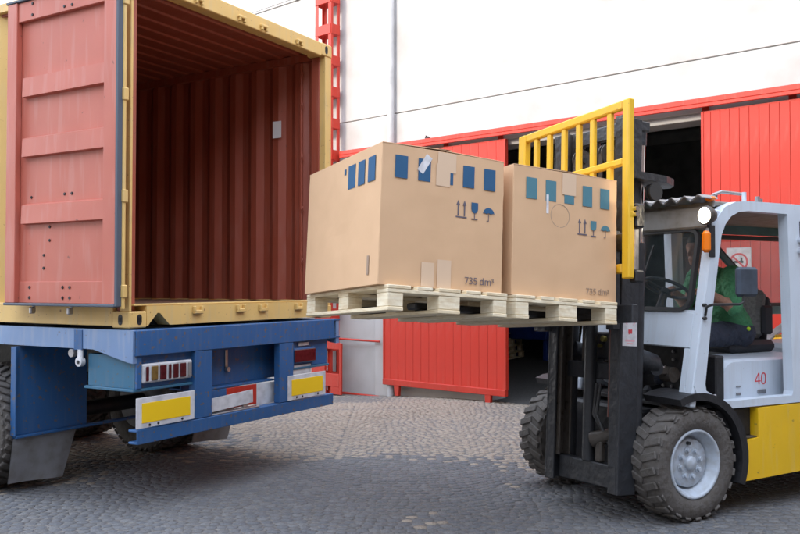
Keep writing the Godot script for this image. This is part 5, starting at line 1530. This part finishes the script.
func driver() -> void:
	# seated, facing -x, hands on the wheel
	var p := thing("person", "seated driver in a green shirt and dark trousers gripping the steering wheel", "person", FT)
	var z := -0.68
	var hip := Vector3(3.50, 1.24, z)
	var waist := Vector3(3.49, 1.36, z)
	var chest := Vector3(3.39, 1.58, z)
	var neck := Vector3(3.25, 1.75, z)
	var head := Vector3(3.16, 1.88, z)
	var sl := Vector3(3.32, 1.68, z + 0.18)
	var sr := Vector3(3.34, 1.68, z - 0.18)
	var el := Vector3(3.24, 1.43, z + 0.27)
	var er := Vector3(3.29, 1.46, z - 0.27)
	var wl := Vector3(3.03, 1.565, z + 0.16)
	var wr := Vector3(3.01, 1.57, z - 0.15)
	var gl := Vector3(2.93, 1.555, z + 0.10)
	var gr := Vector3(2.92, 1.56, z - 0.10)
	var kl := Vector3(3.13, 1.24, z + 0.13)
	var kr := Vector3(3.12, 1.25, z - 0.13)
	var al := Vector3(2.98, 0.90, z + 0.13)
	var ar := Vector3(2.94, 0.90, z - 0.13)
	# keep the shins in front of the engine cover
	kl.x = 2.98; kr.x = 2.98; kl.y = 1.20; kr.y = 1.20
	al.x = 2.62; ar.x = 2.60
	var skin := []
	skin.append([neck - Vector3(0, 0.04, 0), neck + Vector3(-0.02, 0.06, 0), 0.06, 0.055])
	skin.append([chest, neck, 0.10, 0.06])
	skin.append([hip, chest, 0.12, 0.12])
	for a in [[sl, el, wl], [sr, er, wr]]:
		skin.append([a[0], a[1], 0.05, 0.045])
		skin.append([a[1], a[2], 0.047, 0.03])
	for a in [[hip + Vector3(0, 0, 0.09), kl, al], [hip + Vector3(0, 0, -0.09), kr, ar]]:
		skin.append([a[0], a[1], 0.08, 0.055])
		skin.append([a[1], a[2], 0.055, 0.04])
	var s := Shape.new()
	add_field(s, field_mesh(skin, 0.016, 0.04))
	# head with brow, nose, chin, ears
	var hb := [[head + Vector3(0.015, 0.03, 0), head + Vector3(-0.02, 0.03, 0), 0.088, 0.082], [head + Vector3(-0.02, 0.0, 0), head + Vector3(-0.05, -0.085, 0), 0.07, 0.04], [head + Vector3(-0.085, 0.01, 0), head + Vector3(-0.112, -0.028, 0), 0.012, 0.016], [head + Vector3(-0.085, 0.035, 0.03), head + Vector3(-0.085, 0.035, -0.03), 0.016, 0.016], [head + Vector3(-0.085, -0.065, 0.018), head + Vector3(-0.085, -0.065, -0.018), 0.010, 0.010], [head + Vector3(-0.02, -0.06, 0), neck + Vector3(0, 0.02, 0), 0.055, 0.056]]
	for sg in [-1.0, 1.0]:
		hb.append([head + Vector3(0.01, 0.02, sg * 0.083), head + Vector3(0.0, -0.03, sg * 0.08), 0.016, 0.010])
	add_field(s, field_mesh(hb, 0.006, 0.02))
	# hands closed round the rim
	for e in [[wl, gl, 1.0], [wr, gr, -1.0]]:
		var w: Vector3 = e[0]
		var g: Vector3 = e[1]
		var d := (g - w).normalized()
		var side := d.cross(Vector3.UP).normalized()
		var hb2 := [[w - d * 0.03, w + d * 0.02, 0.03, 0.03]]
		for q in 4:
			var off := side * (q - 1.5) * 0.021
			var k0 := w + d * (0.098 - absf(q - 1.2) * 0.006) + off + Vector3(0, 0.012, 0)
			hb2.append([w + d * 0.02 + off * 0.7, k0, 0.017, 0.0125])
			var k1 := k0 + d * 0.03 + Vector3(0, -0.014, 0)
			var k2 := k1 + d * 0.004 + Vector3(0, -0.03, 0)
			hb2.append([k0, k1, 0.0105, 0.0095])
			hb2.append([k1, k2, 0.0095, 0.0085])
			hb2.append([k2, k2 - d * 0.02 + Vector3(0, -0.004, 0), 0.0085, 0.0075])
		var th: float = e[2]
		var t0 := w + d * 0.03 - side * 0.03 * th
		hb2.append([t0, t0 + d * 0.035 - side * 0.018 * th + Vector3(0, -0.012, 0), 0.014, 0.011])
		hb2.append([t0 + d * 0.035 - side * 0.018 * th + Vector3(0, -0.012, 0), t0 + d * 0.062 - side * 0.008 * th + Vector3(0, -0.024, 0), 0.0105, 0.009])
		add_field(s, field_mesh(hb2, 0.0045, 0.008))
	var body := put(p, "body", s, M.skin)
	# clothes
	var sh1 := [[hip + Vector3(0.0, 0.02, 0.07), hip + Vector3(0.0, 0.02, -0.07), 0.135, 0.135], [waist + Vector3(-0.06, 0, 0.04), waist + Vector3(-0.06, 0, -0.04), 0.15, 0.15], [chest + Vector3(0, 0, 0.09), chest + Vector3(0, 0, -0.09), 0.135, 0.135], [chest + Vector3(-0.02, 0.06, 0), neck + Vector3(0.01, -0.03, 0), 0.12, 0.075], [chest + Vector3(0, 0.06, 0.10), sl, 0.10, 0.075], [chest + Vector3(0, 0.06, -0.10), sr, 0.10, 0.075]]
	for a in [[sl, el], [sr, er]]:
		sh1.append([a[0], a[1], 0.075, 0.066])
	var s1 := Shape.new()
	add_field(s1, field_mesh(sh1, 0.011, 0.05, 0.009))
	put(p, "shirt", s1, M.shirt)
	var tr := [[hip + Vector3(0, -0.02, 0.07), hip + Vector3(0, -0.02, -0.07), 0.14, 0.14]]
	for a in [[hip + Vector3(0, -0.01, 0.09), kl, al], [hip + Vector3(0, -0.01, -0.09), kr, ar]]:
		tr.append([a[0], a[1], 0.115, 0.085])
		tr.append([a[1], a[2], 0.083, 0.068])
	var s2 := Shape.new()
	add_field(s2, field_mesh(tr, 0.012, 0.04, 0.009))
	put(p, "trousers", s2, M.trousers)
	var hr := [[head + Vector3(0.035, 0.055, 0), head + Vector3(-0.03, 0.075, 0), 0.082, 0.066], [head + Vector3(0.05, 0.02, 0), head + Vector3(0.045, -0.03, 0), 0.068, 0.05]]
	var s3 := Shape.new()
	add_field(s3, field_mesh(hr, 0.008, 0.03))
	put(p, "hair", s3, M.hair)
	for a in [al, ar]:
		put(p, "shoe", Shape.new().box(a + Vector3(-0.05, -0.085, 0), Vector3(0.27, 0.09, 0.095), 0.03), M.seat_black)
	put(p, "belt_tag", Shape.new().ball(hip + Vector3(-0.02, 0.02, 0.205), 0.018, 10), M.lime)
